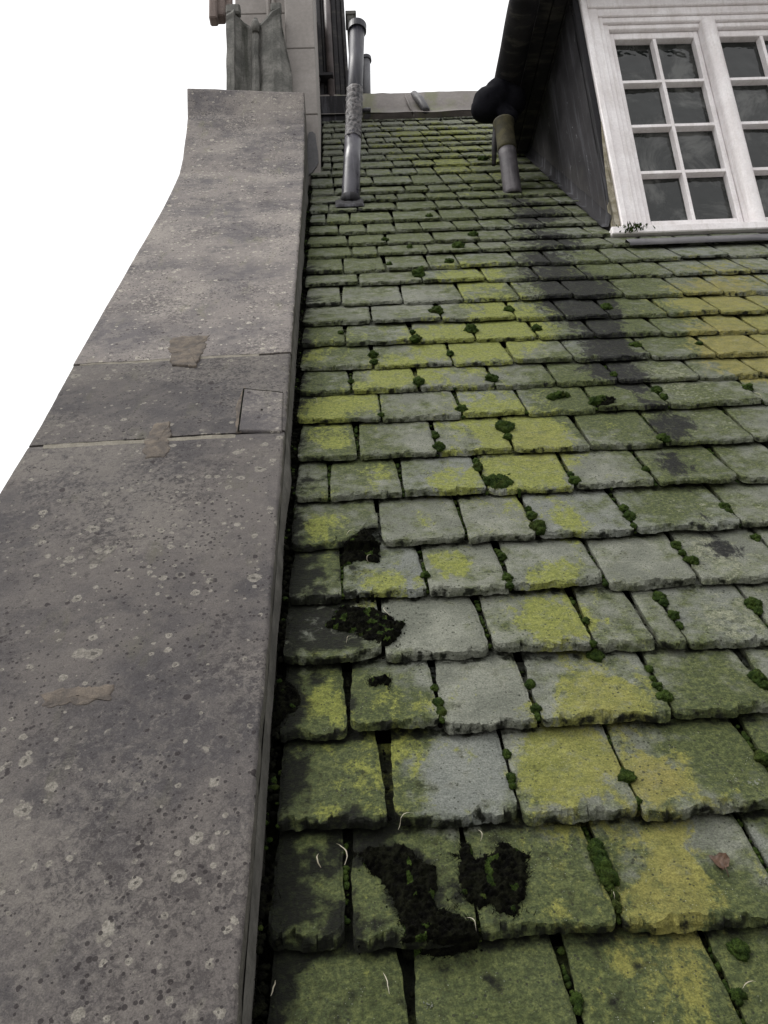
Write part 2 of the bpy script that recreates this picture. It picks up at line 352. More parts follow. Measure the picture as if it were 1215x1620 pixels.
ALG = blobs([(520,1570,.16,.6),(800,1580,.16,.7),(700,1600,.2,.5),(1130,1590,.15,.4),(860,1420,.08,.4),(720,1150,.05,.0),(1150,1450,.08,.3),(560,700,.15,.35),(560,760,.12,.3),(900,640,.15,.3),(700,350,.6,.25),(1100,760,.12,.35),(640,300,.6,.2),(500,1110,.10,.9),(470,1200,.10,.8),(560,1240,.12,.6),(620,1120,.07,.6),(470,1430,.09,.75),(520,1580,.12,.55),(760,1570,.12,.55),(1120,1090,.10,.55),(1180,1200,.09,.6),(950,640,.14,.5),
    (500,640,.15,.6),(500,540,.2,.6),(510,400,.3,.4),(620,360,.5,.1),(1000,520,.3,.5),(950,430,.3,.5),(1080,700,.14,.5),(1120,640,.12,.4),(880,600,.12,.3),(1040,800,.08,.35),(930,1590,.08,.2),(1180,1560,.12,.5),
    (1090,1200,.06,.4),(760,480,.25,.15),(650,430,.3,.12),(500,850,.10,.5),(500,900,.08,.6),(1010,880,.06,.3),(640,1440,.08,.2),(980,1350,.03,.6),(700,250,.5,.3),(860,290,.5,.3)])  # bottom-row algae is raised to carry the darker shade there
DIRT_SHADE = blobs([(450,1235,.05,.5),(445,1400,.05,.55),(450,1120,.04,.4),(470,900,.07,1.0),(500,990,.09,1.05),(560,990,.05,.8),(450,1120,.045,1),(440,1240,.04,.8),(430,1390,.03,.8),(430,1560,.035,.8),(490,760,.045,.85),(470,830,.045,.8),(560,900,.03,.7),(575,860,.03,.7),
    (470,700,.05,.6),(475,640,.05,.6),(480,600,.06,.6),(485,550,.06,.7),(495,480,.08,.7),(500,430,.08,.6),(550,1110,.02,.8),(640,1385,.04,.6),(780,1380,.035,.6),(700,1460,.04,.5),(600,1330,.03,.7),(460,1440,.03,.5),
    (545,1450,.02,.7),(560,1590,.3,.30),(1000,1600,.3,.14),(500,1400,.08,.25),(540,1180,.1,.15),(900,760,.015,.6),(940,700,.015,.3),(480,520,.05,.5),(553,325,.12,.9),(560,1330,.03,.8)])  # widest blobs: shade over the bottom rows painted as dark colour
STAIN = blobs([(1030,640,.05,.6),(1050,680,.05,.5),(1085,770,.04,.45),(1110,830,.04,.5),(1140,880,.04,.55),(870,420,.16,.25),(920,480,.16,.25),(960,560,.10,.3),(1005,602,.08,.3),(1065,700,.05,.4),(815,318,.10,.9),(840,345,.14,.95),(850,375,.13,.95),(865,410,.12,.95),(880,440,.12,.95),(905,470,.12,.95),(930,495,.13,.95),(950,525,.10,.8),(965,552,.09,1.05),(990,592,.07,1.0),(940,590,.06,.7),
    (1075,668,.06,.95),(1065,734,.05,1.05),(985,790,.02,.2),(870,335,.12,.7),(1010,440,.08,.3),(945,450,.09,.6),(1140,860,.02,.7),(1165,870,.03,.6),(900,385,.1,.6)])
CRU = blobs([(1100,620,.15,.45),(1150,680,.12,.45),(1000,640,.12,.35),(1060,590,.1,.6),(1080,800,.09,.5),(1180,800,.08,.55),(1150,890,.09,.8),(1110,860,.04,.5),(1140,980,.08,.75),(1100,730,.08,.35),(1050,500,.2,.35),(1060,440,.2,.4),
    (1020,410,.2,.4),(620,560,.03,.6),(980,970,.04,.4),(900,560,.1,.3),(1180,1000,.05,.4),(1195,1250,.03,.4),(760,400,.2,.25),(700,370,.3,.25),(480,1420,.03,.3),(520,1480,.04,.5)])
BARE = blobs([(770,1110,.065,1),(720,1240,.085,1),(680,1000,.07,1),(1010,885,.06,.9),(870,870,.035,.8),(850,800,.03,.5),(650,880,.02,.4),(660,700,.05,.6),(600,765,.03,.6),(545,765,.03,.3),(960,750,.05,.6),(780,820,.04,.8),(650,470,.08,.6),(600,600,.03,.3),(1160,1330,.05,.5),(980,1540,.04,.5),(870,1370,.04,.5),(1000,1370,.03,.6),(590,1440,.03,.5),(690,475,.06,.5),(960,850,.02,.4)])
def field(B, u, v):
    s = 0
    for bu, bv, r, a in B:
        d = ((u - bu) ** 2 + ((v - bv) * .8) ** 2) / (r * r * 1.7)
        if d < 7: s = max(s, a * math.exp(-d * .8)) if False else s + a * math.exp(-d * .9)
    return min(s, 1.25)
def attrs(u, v, r1, r2, lb):
    L = field(LICH, u + (r1 - .5) * .07, v + (r2 - .5) * .09); O = min(1, field(OCH, u, v)); bare = field(BARE, u, v) * .75; L *= 1 - .8 * min(1, bare); A = field(ALG, u, v) * .8 + .17 - .85 * bare; D = field(DIRT_SHADE, u, v)
    par = max(0, 1 - (u + .19) / .06) * .55 if v < 7.3 else 0  # damp dark band beside the parapet, with its shade painted in
    return (min(1, L * 1.05) + lb - .05, O, A + .20, r1), (min(1.3, D * .9 + par), field(STAIN, u, v) * .95, field(CRU, u, v) * .75, r2)

# ------------------------------------------------------------------ the slates
def add_slate(mb, u0, u1, vb, ex, seed, nu, nv, T=.032, th=.018, tilt=0.0, lb=0.0, rough=1.0, cornerL=0, full=True, dent=None):
    rr = random.Random(seed); r1, r2 = rr.random(), rr.random()
    sx = rr.uniform(0, 50); length = ex * (2.05 if full else 1.35)
    T += rr.uniform(-.003, .005); th *= rr.uniform(.8, 1.15)
    shL, shR = rr.uniform(0, .010), rr.uniform(0, .012); rc = [rr.uniform(.006, .022), rr.uniform(.006, .022)]
    slope = -(T - .0105) / ex; wdt = u1 - u0
    ts = [0, .010 / max(ex, .1), .90, .95] + [((i + 1) / nv) ** 1.0 for i in range(nv)] + [1.35, length / ex]
    ts = sorted(set(round(q, 4) for q in ts))
    def scars(lo, hi, w0, w1):
        out = []; x = u0 - .01
        while x < u1 + .02:
            w_ = rr.uniform(w0, w1); out.append((x, x + w_, rr.uniform(lo, hi), rr.uniform(lo, hi))); x += w_
        def f(x):
            for a_, b_, p, q in out:
                if x < b_: t_ = (x - a_) / (b_ - a_); return p + (q - p) * t_
            return lo
        return f
    sc1 = scars(.003, .026 * rough, .018, .06); sc2 = scars(.1, .85, .012, .045); sc3 = scars(-.25, .25, .015, .05); sc4 = scars(-.0035, .0035, .02, .07)
    cols = []
    for i in range(nu + 1):
        a = i / nu; uu = u0 + wdt * a
        e = .010 * fbm(uu * 9, sx, 0, 3) + .0025 * nz(uu * 55, sx + 3) + .0028 * nz(uu * 120, sx + 5) + tilt * (a - .5) + sc4(uu)
        for k, d in enumerate((a * wdt, (1 - a) * wdt)):
            if d < rc[k]: e += rc[k] - math.sqrt(max(0, rc[k] ** 2 - (rc[k] - d) ** 2))
        if dent:
            e += dent[2] * math.exp(-((a - dent[0]) / dent[1]) ** 2)
        c = sc1(uu) + .0025 * nz(uu * 90, sx + 8); c2 = sc2(uu) + .12 * nz(uu * 80, sx + 21); c3 = sc3(uu) * .8 + .08 * nz(uu * 70, sx + 31)
        cols.append((a, uu, e, max(.002, c), min(.85, max(.05, c2)), c3))
    P = []; At = []
    for (kind) in ('D', 'C', 'B2', 'B'):
        row = []
        for a, uu, e, c, c2, c3 in cols:
            if kind == 'D': v = vb + e + .012; ww = T - th
            elif kind == 'C': v = vb + e; ww = T - th * (.92 + .06 * c3)
            elif kind == 'B2': v = vb + e + c * c2 * .45; ww = T - th * (.62 + c3)
            else: v = vb + e + c * c2; ww = T - th * (.28 + .8 * c3)
            row.append((uu, v, ww))
        P.append(row)
    for tt in ts:
        row = []
        for a, uu, e, c, c2, c3 in cols:
            fade = max(0, 1 - tt * 3.0)
            v = vb + (e + c) * fade + (e * 0) + ex * tt + (0 if tt else 0)
            x = uu
            s_ = min(1, tt)
            nL = .0035 * nz(v * 28, sx + 40) + .002 * nz(v * 90, sx + 41); nR = .0035 * nz(v * 28, sx + 50) + .002 * nz(v * 90, sx + 51)
            eL = shL * s_ ** 2 + nL * min(1, tt * 6); eR = shR * s_ ** 2 + nR * min(1, tt * 6)
            x = uu + eL * (1 - a) - eR * a
            ww = T + slope * ex * tt + .0022 * fbm(x * 11, v * 11, sx, 3) * min(1, .4 + tt * 4) * (1 if tt <= 1 else 0)
            # worn edges at the sides
            d = min(a, 1 - a) * wdt
            if d < .006: ww -= .0022
            row.append((x, v, ww))
        P.append(row)
    k = len(mb.v); nc = nu + 1
    for row in P:
        for p in row:
            mb.v.append(tuple(rp(*p))); A_, B_ = attrs(p[0], p[1], r1, r2, lb)
            if len(mb.v) - k <= 4 * nc: B_ = (B_[0] + max(0, .40 + .6 * nz(p[0] * 60, len(mb.v) * .003, sx)), *B_[1:])  # lower edge faces get less light: painted darker, unevenly
            tq = (p[1] - vb) / ex
            lap = min(1, max(0, (tq - .93) / .07)) * (.55 if ex > .05 and vb < 2.8 else .2); B_ = (min(1.3, B_[0] + lap), *B_[1:])  # grime under the next course's lap, deepened as painted gap shade
            mb.a.append(A_); mb.b.append(B_)
    for i in range(len(P) - 1):
        for j in range(nu):
            mb.f.append((k + i * nc + j, k + i * nc + j + 1, k + (i + 1) * nc + j + 1, k + (i + 1) * nc + j)); mb.sm.append(i >= 5); mb.mi.append(0)
    # side skirts
    for jj, sgn in ((0, 1), (nu, -1)):
        k2 = len(mb.v)
        for i in range(3, len(P)):
            x, v, ww = P[i][jj]; x += sgn * .0025
            mb.v.append(tuple(rp(x, v, ww - th))); A_, B_ = attrs(x, v, r1, r2, lb); mb.a.append(A_); mb.b.append((min(1.2, B_[0] + .35), B_[1], B_[2], B_[3]))  # slate sides darkened too, joint shade put into the colour
        for i in range(3, len(P) - 1):
            q = (k + i * nc + jj, k + (i + 1) * nc + jj, k2 + i - 2, k2 + i - 3)
            mb.f.append(q if jj == 0 else q[::-1]); mb.sm.append(False); mb.mi.append(0)

# rows measured in the photo: (y at x=450, y at x=1200), joints as photo points
ROWS = [
 (None, [(648,1560),(900,1550),(1150,1555)]),
 ((1511,1471), [(555,1420),(748,1425),(958,1400),(1192,1330)]),
 ((1319,1286), [(618,1240),(810,1240),(988,1230),(1197,1190)]),
 ((1172,1135), [(552,1115),(690,1105),(842,1110),(1047,1103),(1202,1080)]),
 ((1055,1022), [(604,1010),(769,997),(925,990),(1021,985),(1066,985),(1197,970)]),
 ((955,921), [(541,915),(671,908),(798,904),(947,900),(1086,890),(1228,880)]),
 ((874,836), [(600,830),(732,828),(840,825),(990,817),(1153,808)]),
 ((797,765), [(521,765),(635,765),(764,758),(901,755),(1023,744),(1152,740)]),
 ((733,700), [(566,705),(691,708),(806,698),(928,698),(1035,681),(1176,680)]),
 ((673,641), [(602,650),(728,648),(829,645),(941,641),(1050,635),(1198,628)]),
 ((626,597), [(555,610),(662,608),(780,603),(875,597),(971,594),(1097,587),(1191,583)]),
 ((587,564), [(590,571),(713,565),(807,562),(901,560),(1020,555),(1120,550)]),
 ((549,526), [(546,537),(653,534),(750,532),(847,527),(932,520),(1038,518),(1123,514)]),
 ((516,497), [(587,503),(695,497),(809,492),(885,491),(950,484),(1044,486),(1120,480)]),
 ((485,465), [(540,470),(636,470),(730,467),(815,461),(897,457),(977,457),(1065,452),(1130,452)]),
 ((455,432), [(567,441),(668,445),(767,440),(850,436),(925,435),(997,430),(1057,427),(1118,420)]),
]
V_AT = []
for r_, j_ in ROWS:
    if r_ is None: V_AT.append(None)
    else: V_AT.append((uv(450, r_[0]), uv(1200, r_[1])))
for y in [428, 404, 386, 368, 351, 333, 318, 305, 293, 277, 265, 253, 243, 233, 225, 216, 207, 199, 191]:
    a = uv(620, y); V_AT.append(((a[0], a[1]), (a[0] + 1, a[1])))
def lip(i): return .0385 - .0095 * min(1, max(0, (i - 2) / 8))        # height of a slate's lower lip over the roof plane
def row_v(i, u):
    if i <= 0: return row_v(1, u) + (i - 1) * .245
    (ua, va), (ub, vb) = V_AT[i]
    return va + (vb - va) * (u - ua) / (ub - ua)
NR = len(V_AT)
UL = -.185
cands = []
for i in range(-2, NR):
    if i >= 0 and i < len(ROWS): js = sorted(uv(*q)[0] for q in ROWS[i][1])
    else:
        js = []; u = UL + rnd.uniform(.12, .3)
        while u < 1.6: js.append(u); u += rnd.uniform(.15, .34)
    vr = row_v(i, .5)
    left = UL if vr < 6.9 else -.095
    right = 2.6 if vr < 4.75 else 1.70
    js = [j for j in js if left + .05 < j < right - .05]
    u = js[-1] if js else left
    while u < right - .12:
        u += rnd.uniform(.17, .30)
        if u < right - .1: js.append(u)
    eds = [left + rnd.uniform(0, .012)] + js + [right]
    for k in range(len(eds) - 1):
        a, b = eds[k], eds[k + 1]; g_ = rnd.uniform(.004, .012) if i > 0 else .007
        wide = {(2, 0): .013, (1, 0): .012}.get((i, k), None)
        ua = a + g_ * .5; ub = b - (wide or g_ * .5)
        um = (a + b) / 2; vb = row_v(i, um) + rnd.uniform(-.006, .006)
        ex = (row_v(i + 1, um) if i + 1 < NR else row_v(i, um) + .12) - vb
        x, y = px_of(um, vb + ex / 2)
        x0, y0 = px_of(ua, vb); x1, y1 = px_of(ub, vb + ex)
        vis = -60 < x < 1290 and y < 1690
        cands.append(dict(i=i, k=k, ua=ua, ub=ub, vb=vb, ex=ex, vis=vis, area=abs(x1 - x0) * abs(y1 - y0) if vis and y < 1640 else 0, seed=1000 + i * 50 + k))
big = sorted([c for c in cands if c['area'] > 0], key=lambda c: -c['area'])[:100]
bigid = {id(c) for c in big}
roof = thing('slate_roof', rp(0, 0, 0), 'steep mossy roof of thick riven green-grey slates with a lead ridge', 'roof')
rest = MB()
for c in cands:
    i = c['i']
    if c['area'] > 12000: nu, nv = 84, 16
    elif c['area'] > 4000: nu, nv = 56, 10
    elif c['area'] > 1200: nu, nv = 32, 6
    else: nu, nv = 16, 3
    if i < 0: nu, nv = 12, 3
    rr = random.Random(c['seed'] + 5)
    kw = dict(T=lip(i) + rr.uniform(0, .006), th=.0185 if i < 6 else .0165, tilt=rr.uniform(-.010, .010) * (1 if i != 1 else .6), lb=rr.uniform(-.16, .14), rough=1.0 if i > 1 else 1.25)
    if (i, c['k']) == (6, 0): kw['dent'] = (1.05, .28, .15)
    if id(c) in bigid:
        mb = MB(); add_slate(mb, c['ua'], c['ub'], c['vb'], c['ex'], c['seed'], nu, nv, **kw)
        mb.build('slate', SLATE, roof, loc=rp((c['ua'] + c['ub']) / 2, c['vb'], 0))
    else:
        add_slate(rest, c['ua'], c['ub'], c['vb'], c['ex'], c['seed'], nu, nv, **kw)
o = rest.build('slate_courses', SLATE, roof); tag(o, 'the smaller slates of the courses up towards the ridge', kind='stuff')
mb = MB(); vtop = V_AT[-1][0][1] + .25
mb.quad(rp(-.25, -1.2, -.05), rp(3.6, -1.2, -.05), rp(3.6, 4.7, -.05), rp(-.25, 4.7, -.05))
mb.quad(rp(-.25, 4.7, -.05), rp(1.72, 4.7, -.05), rp(1.72, vtop, -.05), rp(-.25, vtop, -.05))
mb.build('roof_deck', SOIL, roof)

# lead ridge upstand with flat top
rb = on(1, 7.08, 640, 188)
RY, RZ0, RZ1 = 7.05, 6.975, 7.45
mb = MB(); P = []
nx = 60
for j, (dy, z) in enumerate(((-.10, RZ0 - .03), (-.05, RZ0 + .03), (.0, RZ0 + .06), (.05, RZ0 + .20), (.10, RZ1 - .03), (.14, RZ1), (.9, RZ1 + .02), (.9, RZ1 - .8))):
    P.append([(x, RY + dy + .012 * nz(x * 3, j), z + .02 * nz(x * 2.2, j * .2 + 5) + (.012 * nz(x * 9, j) if j in (4, 5) else 0)) for x in [(-.12 + 2.6 * q / nx) for q in range(nx + 1)]])
mb.grid(P); o = mb.build('ridge_capping', LEADG, roof)
mb = MB(); a = on(1, RY + .12, 655, 150); b = on(1, RY - .06, 674, 174)
mb.tube([a, (a + b) / 2 + Vector((0, -.02, .01)), b, b + (b - a) * .06], [.045, .048, .046, .03], 16); mb.build('ridge_roll', LEAD, roof)
mb = MB(); a = on(1, RY + .10, 640, 149); b = on(1, RY - .06, 655, 185)
mb.tube([a, (a + b) / 2 + Vector((0, .0, .0)), b], [.013, .012, .010], 8); mb.build('lead_seam', LEADG, roof)

# ------------------------------------------------------------------ stone coping of the gable parapet
Lp = [(-1.2,.12,-1.05),(2.5,.12,-1.05),(3.03,.133,-1.06),(3.62,.15,-1.06),(4.4,.17,-1.06),(5.13,.19,-1.06),(5.6,.207,-1.065),(5.98,.232,-1.07),(6.25,.285,-1.075),(6.48,.33,-1.09),(6.72,.385,-1.10),(6.98,.455,-1.115),(7.32,.62,-1.14)]
Rp = [(-1.2,.125),(2.5,.135),(3.03,.145),(3.62,.155),(4.4,.165),(5.13,.18),(5.6,.20),(5.98,.225),(6.25,.26),(6.6,.32),(6.92,.385),(7.12,.455),(7.36,.56)]
XR = -.205
def prof(t):
    t = max(0, min(len(Lp) - 1.0001, t)); i = int(t); f = t - i
    l = [Lp[i][q] * (1 - f) + Lp[i + 1][q] * f for q in range(3)]; r = [Rp[i][q] * (1 - f) + Rp[i + 1][q] * f for q in range(2)]
    return l, r
par = thing('gable_parapet', rp(-.62, 2.5, .1), 'wide grey sandstone gable coping sweeping up to the carved stonework left of the slates', 'parapet')
def t_of_v(v):
    for i in range(len(Lp) - 1):
        if Lp[i][0] <= v <= Lp[i + 1][0]: return i + (v - Lp[i][0]) / (Lp[i + 1][0] - Lp[i][0])
    return len(Lp) - 1.001
def coping(t0, t1, name, nu=60, nt=60, dl=.0, edge=.004, dw=0.0, mt=None):
    mb = MB(); P = []; g0, g1 = t0, t1
    seq = [t0 + (t1 - t0) * (j / nt) for j in range(nt + 1)]
    def pt(a, t, drop=0.0, dx=0.0):
        l, r = prof(t); u = l[2] * (1 - a) + XR * a; v = l[0] * (1 - a) + r[0] * a; ww = l[1] * (1 - a) + r[1] * a
        if t < 2: ww += 0
        u += dx
        ww += .004 * fbm(u * 3.1, v * 2.3, 3, 3) + .0012 * fbm(u * 22, v * 22, 1, 2) - drop + dw
        return u, v, ww
    aa = [0, .006] + [j / nu for j in range(1, nu)] + [.994, 1]
    top = []
    for ji, t in enumerate(seq):
        row = []
        end = min(ji, nt - ji)
        for a in aa:
            drop = 0
            if a in (0, 1): drop = .006 + .003 * abs(nz(t * 40, a * 9))
            if end == 0: drop = max(drop, edge)
            u, v, ww = pt(a, t, drop)
            if a == 1: u += .004 * nz(t * 25, 7) + .004 * nz(t * 70, 9) + .002 * nz(t * 200, 3)
            if end == 0: v += .003 * nz(u * 20, t) * (1 if ji else 1)
            row.append(rp(u, v, ww))
        top.append(row)
    mb.grid(top)
    # sides and ends
    dn = .30
    for col, flip in ((0, False), (-1, True)):
        rows = []
        for q, d in ((0, 0), (1, .012), (2, dn)):
            rows.append([top[j][col] - N * d + Vector(((-.002 if col == 0 else .002) * (q > 0), 0, 0)) for j in range(nt + 1)])
        if flip: rows = rows[::-1]
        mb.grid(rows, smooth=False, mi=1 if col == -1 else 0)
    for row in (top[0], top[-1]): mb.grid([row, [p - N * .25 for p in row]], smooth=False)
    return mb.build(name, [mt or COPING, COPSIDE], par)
tA, tB = t_of_v(2.36), t_of_v(2.985); TE = len(Lp) - 1.001
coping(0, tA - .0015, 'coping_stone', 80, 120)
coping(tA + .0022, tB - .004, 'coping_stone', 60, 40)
o = coping(tB + .006, TE, 'coping_stone', 60, 160, dw=.006, mt=COPING_LIT)
# mortar in the two cross joints, the repair block and patches
def strip(pts, wid, name, m_, hgt=.004, parent=par):
    mb = MB()
    for k in range(len(pts) - 1):
        pass
    L_, R_ = [], []
    for k, (x, y) in enumerate(pts):
        u, v = uv(x, y, .135); wv = wid * (.7 + .6 * abs(nz(k * 1.3, 4)))
        L_.append((u, v - wv / 2)); R_.append((u, v + wv / 2))
    P = [[rp(u, v, .131 + 0) for u, v in L_], [rp(u, v, .139 + hgt) for u, v in [((a[0] + b[0]) / 2, (a[1] + b[1]) / 2) for a, b in zip(L_, R_)]], [rp(u, v, .131) for u, v in R_]]
    mb.grid(P); return mb.build(name, m_, parent)
def surf_w(u, v):                                   # height of the coping surface
    a = (u + 1.05) / (XR + 1.05); l, r = prof(t_of_v(v)); return l[1] * (1 - a) + r[1] * a + .004 * fbm(u * 3.1, v * 2.3, 3, 3) + .0012 * fbm(u * 22, v * 22, 1, 2)
def flat_patch(poly, name, m_, parent, lift=.003, n=120, rag=.004, crown=.004, wf=surf_w, seed=1, loc=None):
    # irregular disc of material bedded on a surface: rings from the edge inwards
    cu = sum(p[0] for p in poly) / len(poly); cv = sum(p[1] for p in poly) / len(poly)
    ring = []
    for k in range(len(poly)):
        a, b = poly[k], poly[(k + 1) % len(poly)]
        for q in range(n // len(poly) + 2):
            f = q / (n // len(poly) + 2); ring.append((a[0] * (1 - f) + b[0] * f, a[1] * (1 - f) + b[1] * f))
    ring = [(u + rag * fbm(u * 30, v * 30, seed, 4), v + rag * fbm(u * 30, v * 30, seed + 5, 4)) for u, v in ring]
    mb = MB(); P = []
    for s_ in (1.0, .985, .9, .7, .4, .05):
        row = []
        for u, v in ring + [ring[0]]:
            uu, vv = cu + (u - cu) * s_, cv + (v - cv) * s_
            row.append(rp(uu, vv, wf(uu, vv) + (-.004 if s_ == 1 else lift + crown * (1 - s_) ** .5 * (1 + .8 * nz(uu * 25, vv * 25, seed)))))
        P.append(row)
    mb.grid(P); return mb.build(name, m_, parent)
def pq(l, w=.135): return [uv(x, y, w) for x, y in l]
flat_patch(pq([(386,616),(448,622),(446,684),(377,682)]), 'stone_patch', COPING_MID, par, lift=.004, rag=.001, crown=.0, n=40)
flat_patch(pq([(373,640),(387,611),(391,617),(383,682),(373,684)]), 'mortar_patch', MORTAR, par, lift=.001, rag=.004, crown=.001, seed=3)
flat_patch(pq([(68,1092),(120,1080),(178,1082),(176,1104),(120,1110),(66,1112)]), 'mortar_patch', MORTAR, par, lift=.0005, rag=.012, crown=.001, seed=5, n=200)
flat_patch(pq([(268,548),(275,538),(330,536),(326,556),(318,566),(310,583),(272,580)]), 'mortar_patch', MORTAR, par, lift=.0065, rag=.016, crown=.001, seed=6, n=200)
flat_patch(pq([(228,697),(245,668),(268,664),(270,690),(262,722),(230,723)]), 'mortar_patch', MORTAR, par, lift=.001, rag=.012, crown=.002, seed=8, n=200)
def joint(x0, y0, x1, y1, seed):
    pts = [(x0 + (x1 - x0) * k / 40, y0 + (y1 - y0) * k / 40) for k in range(41)]
    mb = MB(); P = [[], [], []]
    for k, (x, y) in enumerate(pts):
        u, v = uv(x, y, .14); wd = .010 + .012 * abs(nz(k * .35, seed)) ; w0 = surf_w(u, v)
        P[0].append(rp(u, v - wd, w0 - .001)); P[1].append(rp(u, v, w0 + .0015 * (1 + nz(k * .9, seed)) - .001)); P[2].append(rp(u, v + wd * .8, w0 + .002))
    mb.grid(P); mb.build('mortar_joint', MORTG if False else PALEM, par)
PALEM = plain('pale joint mortar', (.17, .155, .125), (.25, .23, .19), .9, 30, None, .8, .4)
joint(66, 699, 372, 687, 2)
joint(126, 573, 410, 563, 9)
def groove(l, m_=None):
    mb = MB(); P = [[], [], []]
    for k in range(len(l) - 1):
        for q in range(12):
            f = q / 11; x = l[k][0] + (l[k + 1][0] - l[k][0]) * f; y = l[k][1] + (l[k + 1][1] - l[k][1]) * f; u, v = uv(x, y, .137)
            dx, dy = l[k + 1][0] - l[k][0], l[k + 1][1] - l[k][1]; hor = abs(dx) > abs(dy); w_ = .0035 + .002 * nz(k + f * 9, 3)
            for row, s_ in zip(P, (-1, 0, 1)): uu, vv = (u, v + s_ * w_) if hor else (u + s_ * w_, v); row.append(rp(uu, vv, surf_w(uu, vv) + (.0058 if s_ == 0 else .003)))
    mb.grid(P); mb.build('open_joint', SOIL, par)
groove([(377,682),(386,616)]); groove([(386,616),(448,622)])
# cut line joints left dark: narrow gap between the stones stays open at the right hand ends
# wall under the coping and mortar fillet against the slates
mb = MB()
poly = [rp(-1.0, Lp[i][0], min(Lp[i][1], .9) - .10) for i in range(len(Lp) - 1)]
b0, b1 = rp(-1.0, -1.2, 0), rp(-1.0, 7.3, .3)
poly = poly + [Vector((-1.0, poly[-1].y, -9)), Vector((-1.0, poly[0].y, -9))]
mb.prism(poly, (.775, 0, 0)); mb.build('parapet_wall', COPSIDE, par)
mb = MB(); P = [[], [], [], []]
for k in range(181):
    v = -.8 + (7.0 + .8) * k / 180
    l, r = prof(t_of_v(v)); top_w = r[1] - .035
    bl = max(0, nz(v * 2.1, 3)) ** 1.0 * .022 * (1 if v > 1.8 else .4) + .003 * nz(v * 9, 8)
    a0 = XR + .003
    P[0].append(rp(a0, v, min(top_w, .13)))
    P[1].append(rp(a0 + .003 + bl, v, .075))
    P[2].append(rp(a0 + .006 + bl * 1.2, v, .040)); P[3].append(rp(a0 + .002, v, .0))
mb.grid(P[::-1]); mb.build('mortar_fillet', MORTG, par)

# ------------------------------------------------------------------ carved pier, pale wall, cornice at the head of the coping
FY = 5.18
def P_at(x, y, Y=FY): return on(1, Y, x, y)
zb = P_at(420, 150).z - .12
cp = thing('carved_pier', (-.55, 5.4, zb), 'fluted weathered stone pier with a scooped top standing on the head of the coping', 'pier')
mb = MB()
prof_x = [(358,0,.0),(358,.0,.0),(371,-.02,.0),(373,.02,.0),(385,.075,.0),(396,.07,0),(399,.03,0),(404,.005,0),(409,.02,0),(411,.06,0),(416,.035,0),(424,.02,0),(434,0,0),(446,.0,0),(450,.02,0),(462,.05,0)]
topy = {358:22,371:18,373:18,385:24,396:31,399:32,404:27,409:25,411:28,416:30,424:24,434:14,446:8,450:40,462:104}
rows = []
xs_ = []
for (x, dep, _) in prof_x[1:]:
    b_ = P_at(x, 152); xs_.append((b_.x, FY + dep, x))
sub = []
for a, b in zip(xs_, xs_[1:]):
    for q in range(4): f = q / 4; sub.append((a[0] + (b[0] - a[0]) * f, a[1] + (b[1] - a[1]) * f, a[2] + (b[2] - a[2]) * f))
sub.append(xs_[-1])
ks = sorted(topy)
def tz(x):
    for a, b in zip(ks, ks[1:]):
        if a <= x <= b: return topy[a] + (topy[b] - topy[a]) * (x - a) / (b - a)
    return topy[ks[-1]]
nrow = 24; P = []
tops = [P_at(X, tz(X)).z for _, _, X in sub]
for j in range(nrow + 1):
    f = j / nrow; row = []
    for (x, y, X), zt in zip(sub, tops):
        z = zb + (zt - zb) * f; flare = .05 * max(0, 1 - f * 7) ** 2
        row.append((x + .008 * nz(x * 8, z * 5), y - flare * 0 + .005 * fbm(x * 6, z * 4, 2, 3) - (0.02 * math.exp(-((f - .97) / .02) ** 2)), z))
    P.append(row)
back = .42
mb.grid(P, smooth=False)
mb.grid([P[-1], [(p[0], FY + back, p[2]) for p in P[-1]]])
for col in (0, -1): mb.grid([[r[col] for r in P], [(r[col][0], FY + back, r[col][2]) for r in P]], smooth=False)
mb.build('shaft', CARVED, cp)
mb = MB()
mb.box((P_at(357, 20).x, FY - .015, P_at(360, 22).z), (P_at(380, 20).x, FY + .06, P_at(360, 7).z), .015); mb.build('crest', CARVED, cp)
mb = MB(); mb.box((P_at(428, 12).x, FY - .01, P_at(440, 18).z), (P_at(445, 12).x, FY + .05, P_at(440, 4).z), .012)
mb.build('crest', CARVED, cp)
mb = MB(); q = P_at(404, 34); mb.tube([(q.x, FY + .02, q.z - .10), (q.x, FY + .0, q.z - .03), (q.x, FY + .01, q.z + .0), (q.x, FY + .03, q.z + .025)], [.030, .036, .028, .010], 14); mb.build('knob', CARVED, cp)

cor = thing('stone_cornice', P_at(345, 10), 'brown moulded stone cornice end jutting out left of the carved pier', 'cornice')
mb = MB()
for (xa, xb, ya, yb, d) in ((330, 341, 27, -60, .0), (341, 353, 24, -60, .05), (350, 364, 20, -60, .10)):
    A0, A1 = P_at(xa, ya, FY + d), P_at(xb, ya, FY + d); B0 = P_at(xa, yb, FY + d)
    mb.box((A0.x - .002 * d, FY + d, A0.z), (A1.x + .01, FY + .10 + d, B0.z), .012)
mb.build('moulding', BROWNS, cor)

